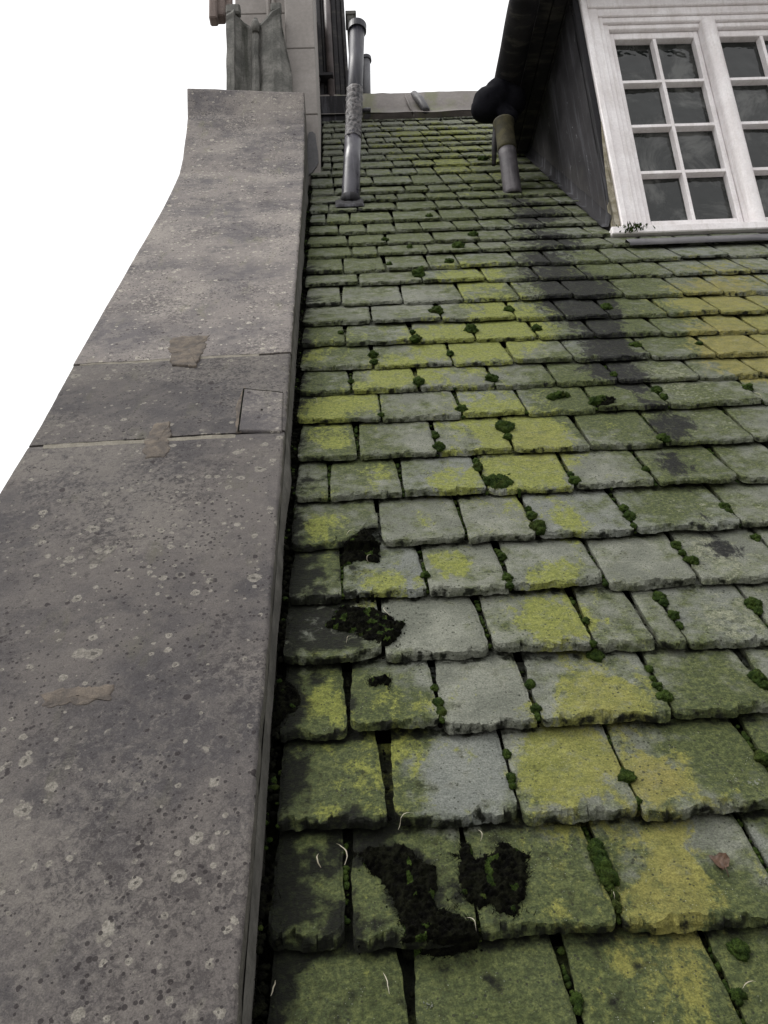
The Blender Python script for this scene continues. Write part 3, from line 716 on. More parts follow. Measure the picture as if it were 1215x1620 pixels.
wall = thing('pale_stone_wall', (-.45, 5.7, 4.9), 'tall pale smooth ashlar wall rising behind the carved pier beside the slates', 'wall')
def block(x0, x1, y0, y1, z0, z1, m_=PALE, nm='ashlar_block'):
    mb = MB(); mb.box((x0, y0, z0), (x1, y1, z1), .006); return mb.build(nm, m_, wall)
WX0, WX1 = P_at(453, 100, 5.30).x, -.103
zr = [4.2, on(1, 5.3, 480, 181).z, on(1, 5.3, 480, 76).z, 7.6, 8.6]
for z0, z1 in zip(zr, zr[1:]): block(WX0, WX1, 5.30, 7.25, z0 + .003, z1 - .003)
BX0 = on(1, 5.68, 372, 60).x
for z0, z1 in zip([5.2, 6.9, 7.9], [6.9, 7.9, 8.9]): block(BX0, WX0 - .004, 5.68, 7.2, z0 + .003, z1 - .003)
mb = MB()   # thin engaged roll on the pale wall
for X in (425, 433): q = on(1, 5.68, X, 10); mb.tube([(q.x, 5.68, 5.4), (q.x, 5.68, 8.8)], [.022, .022], 12)
mb.build('roll_moulding', PALE, wall)
mb = MB()
fl = [(487,214),(489,209),(494,208),(499,212),(500,222),(503,240),(504,256),(500,264),(494,272),(488,277),(485,262),(486,235)]
mb.prism([on(1, 5.285, *q) for q in fl], (0, .02, 0)); mb.build('flashing', LEAD, wall)

# dark stack and pipes at the ridge
dk = thing('dark_boarded_stack', (.07, 7.3, 7.3), 'dark boarded stack rising behind the ridge right of the pale wall', 'chimney')
DY = 7.2
def DX(x, y=60): return on(1, DY, x, y).x
zt = 9.9; z0 = 6.95
mb = MB(); mb.box((-.11, DY + .05, z0), (.235, DY + .6, zt), .01); mb.build('core', DARK, dk)
for x0, x1, d in ((-.105, -.055, .0), (-.048, -.02, .02), (.075, .13, .015), (.136, .19, .03), (.2, .236, -.01)):
    mb = MB(); mb.box((x0, DY + d, z0 + .32), (x1, DY + .07, zt), .006); mb.build('board', DARK, dk)
mb = MB(); mb.box((-.125, DY - .22, 6.6), (.24, DY + .04, z0 + .30), .02); mb.build('lead_skirt', LEADC, dk)
dp = thing('rainwater_pipe', (.03, DY, z0 + .3), 'slender brown-black rainwater pipe fixed on the dark boarded stack', 'pipe')
mb = MB(); mb.tube([(.03, DY - .02, z0 + .3), (.03, DY - .02, zt)], [.042, .042], 20); mb.build('pipe', plain('brown iron', (.06,.05,.05),(.12,.10,.10), .45, 6, (30,30,2), .2, .2), dp)
mb = MB(); q = on(1, 7.1, 503, 118); mb.box((q.x - .05, 7.12, q.z - .06), (q.x + .03, DY + .06, q.z + .06), .008); mb.box((q.x - .02, 7.09, q.z - .02), (.06, DY + .02, q.z + .025), .004); mb.build('bracket', DARK, dp)
sp_ = thing('stone_post', (.31, 7.4, 7.4), 'short grey stone post with a flat cap just behind the tall vent pipe', 'post')
a, b = on(1, 7.4, 547, 18), on(1, 7.4, 563, 18)
mb = MB(); mb.box((a.x + .01, 7.4, 7.2), (b.x - .015, 7.6, a.z - .06), .006); mb.build('shaft', CARVED, sp_)
mb = MB(); mb.box((a.x - .005, 7.385, a.z - .06), (b.x, 7.62, a.z), .006); mb.build('cap', CARVED, sp_)

# vent pipes
def lerp(a, b, f): return a + (b - a) * f
A = on(1, 4.70, 554.5, 318); B = on(1, 4.70, 565.5, 40)
vp = thing('tall_vent_pipe', A, 'tall dark vent pipe with a crusted middle and collared top rising through the slates', 'pipe', 'vent pipes')
mb = MB(); mb.tube([lerp(A, B, f) for f in (-.06, 0, .2, .36)], [.066, .066, .062, .060], 32); mb.build('lower_sleeve', PIPEW, vp)
mb = MB(); pts = [lerp(A, B, .33 + .28 * k / 30) for k in range(31)]
mb.tube(pts, [.060 + .0045 * nz(k * 1.7, 2) + .003 * (k % 3 == 0) for k in range(31)], 36)
mb.v = [tuple(Vector(p) + Vector((nz(p[0]*60, p[2]*60, 1), nz(p[0]*60, p[2]*60, 4), nz(p[0]*60,p[2]*60, 7))) * .007) for p in mb.v]
mb.build('crusted_wrapping', CRUST, vp)
mb = MB(); mb.tube([lerp(A, B, f) for f in (.36, .7, .965)], [.054, .057, .058], 28); mb.build('upper_pipe', PIPE, vp)
mb = MB(); mb.tube([lerp(A, B, f) for f in (.960, .961, .998, 1.0)], [.058, .071, .071, .060], 32, smooth=False); mb.build('collar', PIPE, vp)
u, v = uv(553, 325)
mb = MB(); mb.grid([[rp(u - .10 + .20 * i / 12 + .004 * nz(i, j), v - .09 + .19 * j / 10 + .006 * nz(i * .6, j, 4), (.034 if j in (0, 10) or i in (0, 12) else .046) + .004 * nz(i * .7, j * .7, 8)) for i in range(13)] for j in range(11)])
mb.build('lead_flange', LEADC, vp)
mb = MB(); mb.tube([lerp(A, B, f) for f in (-.03, -.005, .012, .016)], [.078, .077, .074, .066], 32); mb.build('base_collar', LEADC, vp)
mb = MB(); q = on(1, 4.72, 577, 174); mb.tube([q + Vector((-.07, .02, .0)), q + Vector((.01, 0, 0)), q + Vector((.045, 0, -.003))], [.016, .018, .018], 12); mb.build('side_stub', PIPEW, vp)
A2 = on(1, 7.5, 578, 152); B2 = on(1, 7.5, 579, 92)
v2 = thing('short_vent_pipe', A2 - Vector((0, 0, .3)), 'shorter grey vent pipe half hidden behind the tall one at the ridge', 'pipe', 'vent pipes')
mb = MB(); mb.tube([A2 - Vector((0, 0, .3)), B2], [.052, .052], 24); mb.build('pipe', plain('grey iron', (.10,.10,.11),(.15,.15,.16), .5, 8), v2)
mb = MB(); mb.tube([B2 - Vector((0, 0, .05)), B2 - Vector((0, 0, .048)), B2, B2 + Vector((0, 0, .003))], [.053, .066, .066, .05], 24, smooth=False); mb.build('collar', PIPE, v2)

# ------------------------------------------------------------------ dormer window
dm = thing('dormer_window', (2.6, 4.1, 3.1), 'dormer with a white painted small-paned casement window and a blackened side cheek', 'dormer window')
X0, X1, ZB, ZT = 1.76, 3.55, 3.146, 5.03
# cheek: triangle between front corner, eaves and roof, 60 mm thick
mb = MB(); ny = 30; P = []
cz = 5.12
pts = []
yF, yB = 4.13, rp(0, (cz + .848) / S.z + .05, 0).y
for j in range(ny + 1):
    y = yF + (yB - yF) * j / ny; v = (y - P0.y) / S.y; zlo = rp(0, v, -.04).z; row = []
    for k in range(13):
        z = min(zlo, cz) + (cz - min(zlo, cz)) * k / 12; row.append((1.715 + .004 * nz(y * 4, z * 4), y, z))
    P.append(row)
mb.grid(P[::-1]); mb.grid([[(x + .06, y, z) for x, y, z in r] for r in P]); mb.build('cheek', CHEEK, dm)
mb = MB()   # lead soaker strip along the foot of the cheek
mb.grid([[rp(1.712, 5.02 + 2.45 * k / 30, .10 + .01 * nz(k * .6, 3)) for k in range(31)], [rp(1.700, 5.02 + 2.45 * k / 30, .035) for k in range(31)], [rp(1.66 + .008 * nz(k * .8, 2), 5.02 + 2.45 * k / 30, .034) for k in range(31)]]); mb.build('soaker', LEADC, dm)
mb = MB(); mb.prism([(1.708, 4.075, 3.09), (1.757, 4.075, 3.09), (1.757, 4.075, 3.95), (1.742, 4.075, 3.80), (1.722, 4.075, 3.50)], (0, .053, 0)); mb.build('corner_board', WHITED, dm)
mb = MB(); mb.box((1.716, 4.082, 3.09), (1.757, 4.127, 5.03), .004); mb.build('corner_fillet', LEADC, dm)
fr = MB()   # casing: outer bead, flat, inner ovolo, jamb
for a, b, y in ((1.76, 1.80, 4.055), (1.80, 1.872, 4.078), (1.872, 1.905, 4.092), (1.905, 1.945, 4.112)): fr.box((a, y, 3.092), (b, 4.21, ZT), .005)
for a, b, y in ((3.51, 3.55, 4.055), (3.43, 3.51, 4.078), (3.39, 3.43, 4.092), (3.355, 3.39, 4.112)): fr.box((a, y, 3.092), (b, 4.21, ZT), .005)
for a, b, y in ((4.925, 5.03, 4.062), (4.86, 4.925, 4.080), (4.815, 4.86, 4.095), (4.775, 4.815, 4.115)): fr.box((1.802, y, a), (3.508, 4.209, b), .005)
fr.box((1.947, 4.118, 3.092), (3.353, 4.209, 3.146), .004)
frame = fr.build('window_frame', WHITE, dm)
mb = MB()
pl = []
for k in range(13):
    q = math.pi * k / 12; pl.append((2.632 + .052 * math.cos(math.pi - q), 4.10 - .052 * math.sin(q) * .9, 3.093))
pl += [(2.684, 4.20, 3.093), (2.580, 4.20, 3.093)]
mb.prism(pl, (0, 0, 4.80 - 3.093)); mb.build('mullion', WHITE, frame)
def casement(xa, xb):
    c = MB(); st = .035; za, zb_ = ZB + .002, 4.772
    c.box((xa, 4.142, za), (xa + st, 4.20, zb_), .004); c.box((xb - st, 4.142, za), (xb, 4.20, zb_), .004)
    c.box((xa + st, 4.143, za), (xb - st, 4.20, za + .065), .004); c.box((xa + st, 4.143, zb_ - .055), (xb - st, 4.20, zb_), .004)
    cs = c.build('casement', WHITE, dm)
    g = MB(); xi0, xi1, zi0, zi1 = xa + st, xb - st, za + .065, zb_ - .055
    xm = (xi0 + xi1) / 2
    g.prism([(xm - .011, 4.146, zi0), (xm + .011, 4.146, zi0), (xm + .019, 4.188, zi0), (xm - .019, 4.188, zi0)], (0, 0, zi1 - zi0))
    for k in (1, 2, 3):
        z = zi0 + (zi1 - zi0) * k / 4
        for p, q in ((xi0, xm - .012), (xm + .012, xi1)):
            g.prism([(p, 4.145, z - .011), (p, 4.145, z + .011), (p, 4.188, z + .018), (p, 4.188, z - .018)], (q - p, 0, 0))
    g.build('glazing_bars', WHITE, cs)
    g = MB(); 
    for k in range(4):
        for p, q in ((xi0, xm), (xm, xi1)):
            zz0 = zi0 + (zi1 - zi0) * k / 4 ; zz1 = zz0 + (zi1 - zi0) / 4; t1, t2 = rnd.uniform(-.003, .003), rnd.uniform(-.003, .003)
            g.quad((p + .004, 4.189 + t1, zz0 + .004), (q - .004, 4.189 - t1, zz0 + .004), (q - .004, 4.189 - t1 + t2, zz1 - .004), (p + .004, 4.189 + t1 + t2, zz1 - .004))
    g.build('glass', GLASS, cs)
casement(1.948, 2.577); casement(2.687, 3.352)
mb = MB(); mb.box((1.80, 4.3, 3.0), (3.5, 5.2, 5.0)); mb.f = [f[::-1] for f in mb.f]; mb.build('room_behind', INTER, dm)
mb = MB(); mb.box((1.675, 4.02, 3.036), (3.62, 4.20, 3.090), .006); sill = mb.build('sill', WHITE, dm)
mb = MB(); mb.box((1.70, 4.062, 2.80), (3.6, 4.2, 3.035)); mb.build('sub_sill', DARK, dm)
vA = (4.115 - P0.y) / S.y
mb = MB(); P = [[], [], [], []]
for k in range(61):
    x = 1.70 + 1.95 * k / 60; e = .012 * nz(x * 4, 3)
    P[0].append(rp(x, vA - .36 + e, .040)); P[1].append(rp(x, vA - .355 + e, .052 + .004 * nz(x * 7, 1))); P[2].append(rp(x, vA - .275, .052 + .004 * nz(x * 5, 6))); P[3].append(rp(x, vA - .262, .010))
mb.grid(P); mb.build('lead_apron', LEAD, dm)
# head, cornice, eaves and roof
mb = MB(); mb.box((1.73, 4.02, 5.032), (3.6, 4.22, 5.10), .008); mb.box((1.71, 3.93, 5.10), (3.64, 4.22, 5.16), .012); mb.box((1.62, 3.80, 5.16), (3.7, 4.22, 5.21), .01); mb.build('cornice', plain('pinkish white paint', (.50,.43,.42),(.60,.53,.52), .5, 8, None, .15, .1), dm)
mb = MB(); yE = 5.62
mb.box((1.505, 3.86, 5.075), (1.60, yE, 5.10), .004); mb.box((1.606, 3.87, 5.068), (1.70, yE, 5.098), .004); mb.box((1.704, 4.0, 5.055), (1.73, yE, 5.10), .004); mb.build('soffit', DARK, dm)
mb = MB(); mb.box((1.47, 3.80, 5.10), (3.75, 6.0, 5.30), .02); mb.build('dormer_roof', LEADC, dm)
gt = thing('eaves_gutter', (1.39, 4.4, 5.0), 'black half-round gutter along the left eaves of the dormer', 'gutter')
mb = MB(); P = []
for k in range(41):
    y = 3.7 + (5.02 - 3.7) * k / 40; row = []; wob = .012 * nz(y * 2.2, 4)
    for j in range(15):
        q = math.pi * j / 14; row.append((1.395 - .108 * math.cos(q) + wob, y, 5.075 - .085 * math.sin(q) + wob))
    P.append(row)
mb.grid(P[::-1]); mb.grid([[(1.395 + (p[0] - 1.395) * .93, p[1], p[2] + .006) for p in r] for r in P])
for q in (0, -1):
    mb.quad(*[p for p in P[q]])
mb.build('trough', DARK, gt)
hb = on(1, 4.80, 800, 187); 
dpp = thing('short_downpipe', on(1, 4.82, 806, 300), 'short grey downpipe under a rounded black hopper emptying onto the stained slates', 'downpipe')
A = on(1, 4.80, 811, 306); B = on(1, 4.80, 797, 196)
mb = MB(); mb.tube([lerp(A, B, f) for f in (-.05, 0, .5, .62)], [.068, .067, .066, .066], 32); mb.build('pipe', DPIPE, dpp)
mb = MB(); mb.tube([lerp(A, B, f) for f in (.60, .62, .66, .95, 1.0, 1.02)], [.066, .074, .072, .070, .082, .082], 32); mb.build('socket', MOSSPIPE, dpp)
mb = MB()
lobes = [(775,165,.135,4.86),(790,152,.13,4.84),(808,160,.125,4.86),(765,172,.10,4.86),(803,185,.08,4.82)]
import bmesh
bm = bmesh.new(); bmesh.ops.create_icosphere(bm, subdivisions=4, radius=1)
for v_ in bm.verts:
    d = v_.co.normalized(); a = 0
    v_.co = d
c0 = on(1, 4.86, 783, 163)
vv = []
L3 = [(on(1, Y, x, y), r_) for x, y, r_, Y in lobes]
for v_ in bm.verts:
    d = v_.co.copy(); t = 0.0
    # farthest surface of the union of spheres along this direction
    for c_, r_ in L3:
        oc = c0 - c_; bq = oc.dot(d); cc = oc.dot(oc) - r_ * r_; ds = bq * bq - cc
        if ds > 0: t = max(t, -bq + math.sqrt(ds))
    p = c0 + d * max(t, .05); p += d * .008 * fbm(p.x * 12, p.y * 12, p.z * 12, 3)
    vv.append(tuple(p))
mb.v = vv; mb.f = [tuple(x.index for x in f.verts) for f in bm.faces]; mb.sm = [True] * len(mb.f); mb.mi = [0] * len(mb.f); bm.free()
mb.build('hopper', plain('matt black hopper', (.006,.006,.009), (.014,.014,.018), .9, 9, None, .4, .3, .06), dpp)
mb = MB(); q = lerp(A, B, .97); mb.tube([q + Vector((-.10, .07, -.30)), q + Vector((-.075, .05, -.1)), q + Vector((-.05, .03, .05))], [.016, .022, .022], 10)
mb.build('strap', DARK, dpp)

# ------------------------------------------------------------------ moss, soil, straws, leaf
def roof_w(u, v):                                   # height of the slate surface
    for i in range(NR - 2, -3, -1):
        vb = row_v(i, u)
        if v >= vb:
            ex = row_v(i + 1, u) - vb; return lip(i) + .003 - (lip(i) - .0075) * (v - vb) / ex
    return .03
def row_of(u, v):
    for i in range(NR - 2, -3, -1):
        if v >= row_v(i, u) - .01: return i
    return 0
ORD = ['first','second','third','fourth','fifth','sixth','seventh','eighth','ninth','tenth','eleventh','twelfth','thirteenth','fourteenth','fifteenth','sixteenth','seventeenth','eighteenth','nineteenth','twentieth',
 'twenty-first','twenty-second','twenty-third','twenty-fourth','twenty-fifth','twenty-sixth','twenty-seventh','twenty-eighth','twenty-ninth','thirtieth']
_ico = {}
def ico(n):
    if n not in _ico:
        bm = bmesh.new(); bmesh.ops.create_icosphere(bm, subdivisions=n, radius=1)
        _ico[n] = ([v.co.copy() for v in bm.verts], [tuple(x.index for x in f.verts) for f in bm.faces]); bm.free()
    return _ico[n]
def moss_mesh(lobes, seed, tufts=1.0, flat=.80, rag=.42, hair=.17):
    """lobes: (u, v, r) in roof metres"""
    mb = MB(); rr = random.Random(seed)
    big_ = list(lobes)
    for (u, v, r) in lobes:
        for _ in range(rr.choice((1, 2, 2, 3))):
            q = rr.uniform(.35, .62); big_.append((u + rr.uniform(-.35, .35) * r, v + rr.choice((-1, 1)) * r * rr.uniform(.6, 1.05), r * q))
    for (u, v, r) in big_:
        vs_, fs = ico(4 if r > .012 else 3); k = len(mb.v); w0 = roof_w(u, v) + r * .12; sx, sy = rr.uniform(.85, 1.15), rr.uniform(.85, 1.15)
        P_ = []
        for c in vs_:
            n_ = 1 + rag * fbm(c.x * 1.6 + seed, c.y * 1.6, c.z * 1.6 + r * 99, 3) + .08 * nz(c.x * 9, c.y * 9 + seed, c.z * 9)
            p = rp(u + c.x * r * n_ * sx, v + c.y * r * n_ * sy, w0 + c.z * r * n_ * flat); mb.v.append(tuple(p)); P_.append(c)
        for f in fs: mb.f.append(tuple(k + q for q in f)); mb.sm.append(True); mb.mi.append(0)
        for _ in range(int(420 * tufts)):
            i = rr.randrange(len(vs_)); c = vs_[i]
            if c.z < -.25: continue
            b0 = Vector(mb.v[k + i]) ; nd = (c.x * Vector((1, 0, 0)) + c.y * S + c.z * N + Vector((rr.uniform(-.6, .6), rr.uniform(-.6, .6), rr.uniform(-.6, .6)))).normalized()
            sd_ = nd.cross(Vector((rr.uniform(-1, 1), rr.uniform(-1, 1), rr.uniform(-1, 1)))).normalized() * r * .035
            hh = r * hair * rr.uniform(.5, 1.2)
            mb.quad(b0 - sd_ - nd * r * .03, b0 + sd_ - nd * r * .03, b0 + nd * hh)
    return mb
MOSSPX = [
 [(662,432,12)],[(726,390,9)],[(749,370,7)],[(710,413,6)],[(648,389,5)],[(679,342,5)],[(609,379,5)],[(616,418,5)],[(690,492,10)],[(805,489,8)],[(745,520,10)],
 [(658,537,8),(653,524,5)],[(590,560,8),(592,573,6)],[(712,558,6)],[(662,604,9)],[(777,598,9)],[(730,647,8)],[(799,674,12),(803,690,7)],[(689,687,7)],[(555,601,5)],[(603,657,5)],[(539,524,5)],
 [(695,709,9)],[(756,736,9),(753,725,6)],[(772,762,9),(780,757,7)],[(673,910,7)],[(795,877,8),(790,868,5)],[(803,917,9),(806,930,6)],[(603,1006,8)],
 [(909,762,8),(903,750,5)],[(841,815,9),(836,802,6)],[(851,836,12)],[(1022,742,6)],[(988,802,7)],[(996,818,9),(1002,835,6)],[(1146,800,8),(1152,808,6)],[(1070,858,8)],[(1080,872,6)],[(1098,887,9),(1088,884,6)],
 [(1045,940,10),(1051,949,7)],[(1067,973,9)],[(1075,990,6)],[(1192,953,11),(1199,964,7)],[(943,1030,11)],[(1029,1055,7)],[(1199,1072,14),(1208,1086,10)],[(927,980,6)],[(1197,845,7)],[(1045,694,7)],
 [(688,1085,6)],[(693,1112,8)],[(698,1130,8),(699,1143,5)],[(840,1081,8)],[(847,1126,9),(850,1138,6)],[(1039,1085,8),(1033,1072,6)],[(1051,1105,11)],[(802,1188,7)],[(809,1230,9),(811,1245,7)],[(992,1231,13)],[(1008,1271,6)],
 [(944,1337,12),(948,1352,15),(955,1370,17),(964,1390,16)],[(972,1418,8),(974,1436,9)],[(1206,1198,11)],[(914,1578,9),(916,1594,7)],[(1168,1572,11)],[(1172,1495,13)],
 [(1039,614,8)],[(1051,628,7)],[(1184,611,8)],[(885,623,9),(873,626,7),(896,622,6)],[(943,636,11),(952,632,9)],[(960,484,8)],[(849,518,8)],[(1006,544,8)],[(1107,541,5)],[(971,592,6)],[(1051,695,8)],[(764,251,7)]]
cush = []
for l in MOSSPX:
    L3 = []
    for x, y, r in l:
        u, v = uv(x, y, .03); d = (rp(u, v, 0)).length; c = R.transposed() @ rp(u, v); L3.append((u, v, r * c.z / F))
    i = row_of(L3[0][0], L3[0][1]); cush.append([i, L3[0][0], L3, l])
from collections import defaultdict
byrow = defaultdict(list)
for c in cush: byrow[c[0]].append(c)
for i, cs in byrow.items():
    cs.sort(key=lambda c: c[1])
    for k, c in enumerate(cs):
        shape = 'long trailing' if len(c[2]) > 2 else ('lobed' if len(c[2]) == 2 else ('plump round' if c[3][0][2] > 8 else 'small round'))
        posn = 'only one' if len(cs) == 1 else f'{ORD[k]} from the left'
        lab = f'{shape} moss cushion, {posn} on the {ORD[max(0, i)]} slate course up'
        u, v, r = c[2][0]
        mb = moss_mesh(c[2], 31 + i * 40 + k, 1.0 if c[3][0][2] > 8 else .7)
        o = mb.build('moss_cushion', MOSS, None, loc=rp(u, v, roof_w(u, v))); tag(o, lab, 'moss cushion', 'moss cushions in the slate joints')

# joint packing: soil and low moss (nobody could count it)
mb = MB(); mg = MB(); rr = random.Random(3)
def clod(m_, u, v, r, dw=-.012, hfl=.6):
    vs_, fs = ico(1); k = len(m_.v); w0 = roof_w(u, v) + dw; a, b, c_ = rr.uniform(.6, 1.3), rr.uniform(.6, 1.3), rr.uniform(.5, 1)
    for c in vs_:
        n_ = 1 + .5 * nz(c.x * 3 + u * 50, c.y * 3 + v * 50, c.z * 3); m_.v.append(tuple(rp(u + c.x * r * n_ * a, v + c.y * r * n_ * b, w0 + c.z * r * n_ * hfl * c_)))
    for f in fs: m_.f.append(tuple(k + q for q in f)); m_.sm.append(True); m_.mi.append(0)
def hairs(m_, u, v, r, n, L=.012, up=.6):
    w0 = roof_w(u, v)
    for _ in range(n):
        a = rr.uniform(0, 6.28); q = rr.uniform(0, r); uu, vv = u + q * math.cos(a), v + q * math.sin(a)
        d = Vector((rr.uniform(-1, 1), 0, 0)) + S * rr.uniform(-1, 1) + N * rr.uniform(0, up * 2); d = d.normalized() * L * rr.uniform(.4, 1.3)
        s_ = d.cross(N).normalized() * L * .06; p = rp(uu, vv, w0 + rr.uniform(-.006, .004)); m_.quad(p - s_, p + s_, p + d)
last = None
for c in cands:
    if not c['vis'] or c['i'] > 17: continue
    u = c['ub'] + .004
    if u > 2.4: continue
    n = 26 if c['i'] < 10 else 10
    mossy = rr.random()
    for q in range(n):
        v = c['vb'] + c['ex'] * rr.uniform(.02, 1.0)
        up_ = rr.uniform(-.003, .003)
        if c['i'] < 12 and mossy > .35 and rr.random() < .6: clod(mg, u + up_, v, rr.uniform(.004, .0095), -.010, .8)
        if c['i'] < 16 and rr.random() < (.9 if mossy > .3 else .5):
            clod(mb if rr.random() > mossy * .6 else mg, u + up_, v, rr.uniform(.003, .0065), -.016)
for k in range(900):    # the dirty valley along the parapet
    v = rr.uniform(.3, 6.5); clod(mb if rr.random() < .86 else mg, UL - .012 + abs(rr.gauss(0, .016)), v, rr.uniform(.004, .011), -.006)
    if rr.random() < .5: hairs(mb, UL + rr.uniform(-.01, .02), v, .02, 2, .018)
o = mb.build('joint_soil', SOIL); tag(o, 'dark soil and root litter packed in the slate joints and along the parapet', 'soil', kind='stuff')
o = mg.build('joint_moss', MOSS); tag(o, 'low green moss growing in the slate joints', 'moss', kind='stuff')

# debris clumps
def clump(pl, seed, label, n=160, name='soil_clump', green=.12, hairn=220):
    global rr
    rr = random.Random(seed); P_ = [uv(x, y, .03) for x, y in pl]
    cu = sum(p[0] for p in P_) / len(P_); cv = sum(p[1] for p in P_) / len(P_)
    t = thing(name, rp(cu, cv, roof_w(cu, cv)), label, 'soil clump', 'clumps of black soil and dead moss')
    a, b = MB(), MB()
    def inside(u, v):
        c = False; j = len(P_) - 1
        for i in range(len(P_)):
            if (P_[i][1] > v) != (P_[j][1] > v) and u < (P_[j][0] - P_[i][0]) * (v - P_[i][1]) / (P_[j][1] - P_[i][1] + 1e-9) + P_[i][0]: c = not c
            j = i
        return c
    us = [p[0] for p in P_]; vv = [p[1] for p in P_]; st = .0028
    nu_, nv_ = int((max(us) - min(us) + .03) / st), int((max(vv) - min(vv) + .03) / st); ids = [{}, {}]; H_ = {}
    def dens(u, v):
        s_ = 0
        for du, dv in ((0, 0), (.008, 0), (-.008, 0), (0, .008), (0, -.008), (.005, .005), (-.005, -.005), (.005, -.005), (-.005, .005)): s_ += inside(u + du, v + dv)
        return s_ / 9 + .55 * fbm(u * 55, v * 55, seed, 4) - .12
    for i in range(nu_ + 1):
        for j in range(nv_ + 1):
            u, v = min(us) - .015 + i * st, min(vv) - .015 + j * st; d = dens(u, v)
            H_[i, j] = (u + st * .5 * nz(i * .7, j * .7, 1), v + st * .5 * nz(i * .7, j * .7, 5), d)
    def vert(m_, w_, i, j):
        if (i, j) not in ids[w_]:
            u, v, d = H_[i, j]; h = -.004 + .022 * min(1, max(0, d - .2)) ** .7 * (.65 + .7 * abs(fbm(u * 90, v * 90, seed, 3))) + .0035 * nz(u * 420, v * 420, seed)
            ids[w_][i, j] = len(m_.v); m_.v.append(tuple(rp(u, v, roof_w(u, v) + h)))
        return ids[w_][i, j]
    for i in range(nu_):
        for j in range(nv_):
            q = [(i, j), (i + 1, j), (i + 1, j + 1), (i, j + 1)]
            if sum(H_[x][2] for x in q) / 4 < .2: continue
            u, v, d = H_[i, j]; gr = 1 if nz(u * 48, v * 48, seed + 3) > (.5 - green * 2.0) else 0; m_ = (a, b)[gr]
            m_.f.append(tuple(vert(m_, gr, *x) for x in q)); m_.sm.append(True); m_.mi.append(0)
            if rr.random() < .55: hairs(m_, u, v, .004, 2, .0055 if gr else (.008 if d > .45 else .014))
            if rr.random() < .03 and d < .55: clod(m_, u + rr.gauss(0, .008), v + rr.gauss(0, .008), rr.uniform(.001, .003), .0)
    tag(a.build('soil', SOIL, t), kind='stuff')
    if b.v: tag(b.build('green_moss', MOSS, t), kind='stuff')
clump([(545,950),(600,960),(640,985),(620,1020),(590,1025),(560,1000),(510,990)], 1, 'ragged black soil clump with a green spot, left of a grey slate', 220)
clump([(575,1335),(640,1330),(660,1355),(690,1370),(688,1430),(720,1470),(640,1490),(625,1430),(600,1385),(570,1360)], 2, 'largest black soil clump, spread over second course slates left of centre', 620, green=.04)
clump([(725,1330),(745,1325),(750,1360),(800,1330),(832,1340),(832,1420),(815,1455),(775,1440),(735,1425),(728,1385)], 3, 'black soil and moss clump just right of the largest one', 560, green=.07)
clump([(640,1470),(690,1440),(735,1450),(760,1490),(700,1505),(640,1500)], 4, 'low black soil heap just below the two biggest clumps', 300, green=.05)
clump([(583,1072),(600,1062),(620,1068),(615,1085),(600,1078),(588,1090)], 5, 'tiny crumb cluster lying on top of a mossy green slate', 22, green=0)
clump([(560,850),(580,835),(600,865),(600,885),(570,880),(545,890),(540,870)], 6, 'small soil clump in the gap beside the broken slate', 130, green=.05)
clump([(768,758),(790,750),(815,762),(800,775),(775,772)], 7, 'flat brownish moss heap lying on a yellow-green slate', 90, green=.5)
clump([(945,640),(960,626),(974,628),(970,638),(950,645)], 8, 'dark pointed lump of soil beside bright moss on the tenth course', 60, green=0)
clump([(435,1085),(450,1070),(470,1090),(472,1120),(440,1140),(430,1130)], 9, 'black rooty clump against the parapet on the fourth course', 90, green=.0)

# straws and feathers: small curved blades
STR = [((548,1018),(556,1005),1.2,'hooked white feather scrap on the dark slate near the parapet, fifth course'),((583,888),(587,876),1.6,'small white feather standing beside the soil clump on the sixth course'),
 ((616,975),(612,958),2.2,'white feather caught above the black clump on the fifth course'),((548,846),(558,838),1.4,'tiny white curl in the gap of the broken slate on the seventh course'),
 ((545,1368),(532,1334),3.0,'long white feather at the top of the second course near the parapet'),((507,1372),(504,1350),3.0,'broad short feather on the green slate nearest the parapet'),
 ((630,1312),(654,1290),1.6,'pale straw crossing the slate edge left of the grey slate'),((760,1330),(756,1312),2.0,'short pale feather above the second big soil clump'),
 ((735,1455),(753,1478),1.6,'curved white stem below the soil clumps on the second course'),((428,1575),(436,1550),3.0,'off-white feather beside the parapet at the lowest course'),
 ((616,1572),(606,1538),1.8,'long thin feather on the lowest course left of centre'),((967,1408),(972,1424),1.2,'fine pale stalk rising from the longest moss cushion'),
 ((1175,1563),(1196,1552),1.8,'pale straw on the lowest course at the right'),((496,628),(501,640),1.2,'thin white stem near the parapet on the tenth course'),((1193,620),(1205,632),1.2,'thin yellow stalk at the right edge on the tenth course'),
 ((868,312),(874,303),1.0,'small straw caught against the dormer cheek foot')]
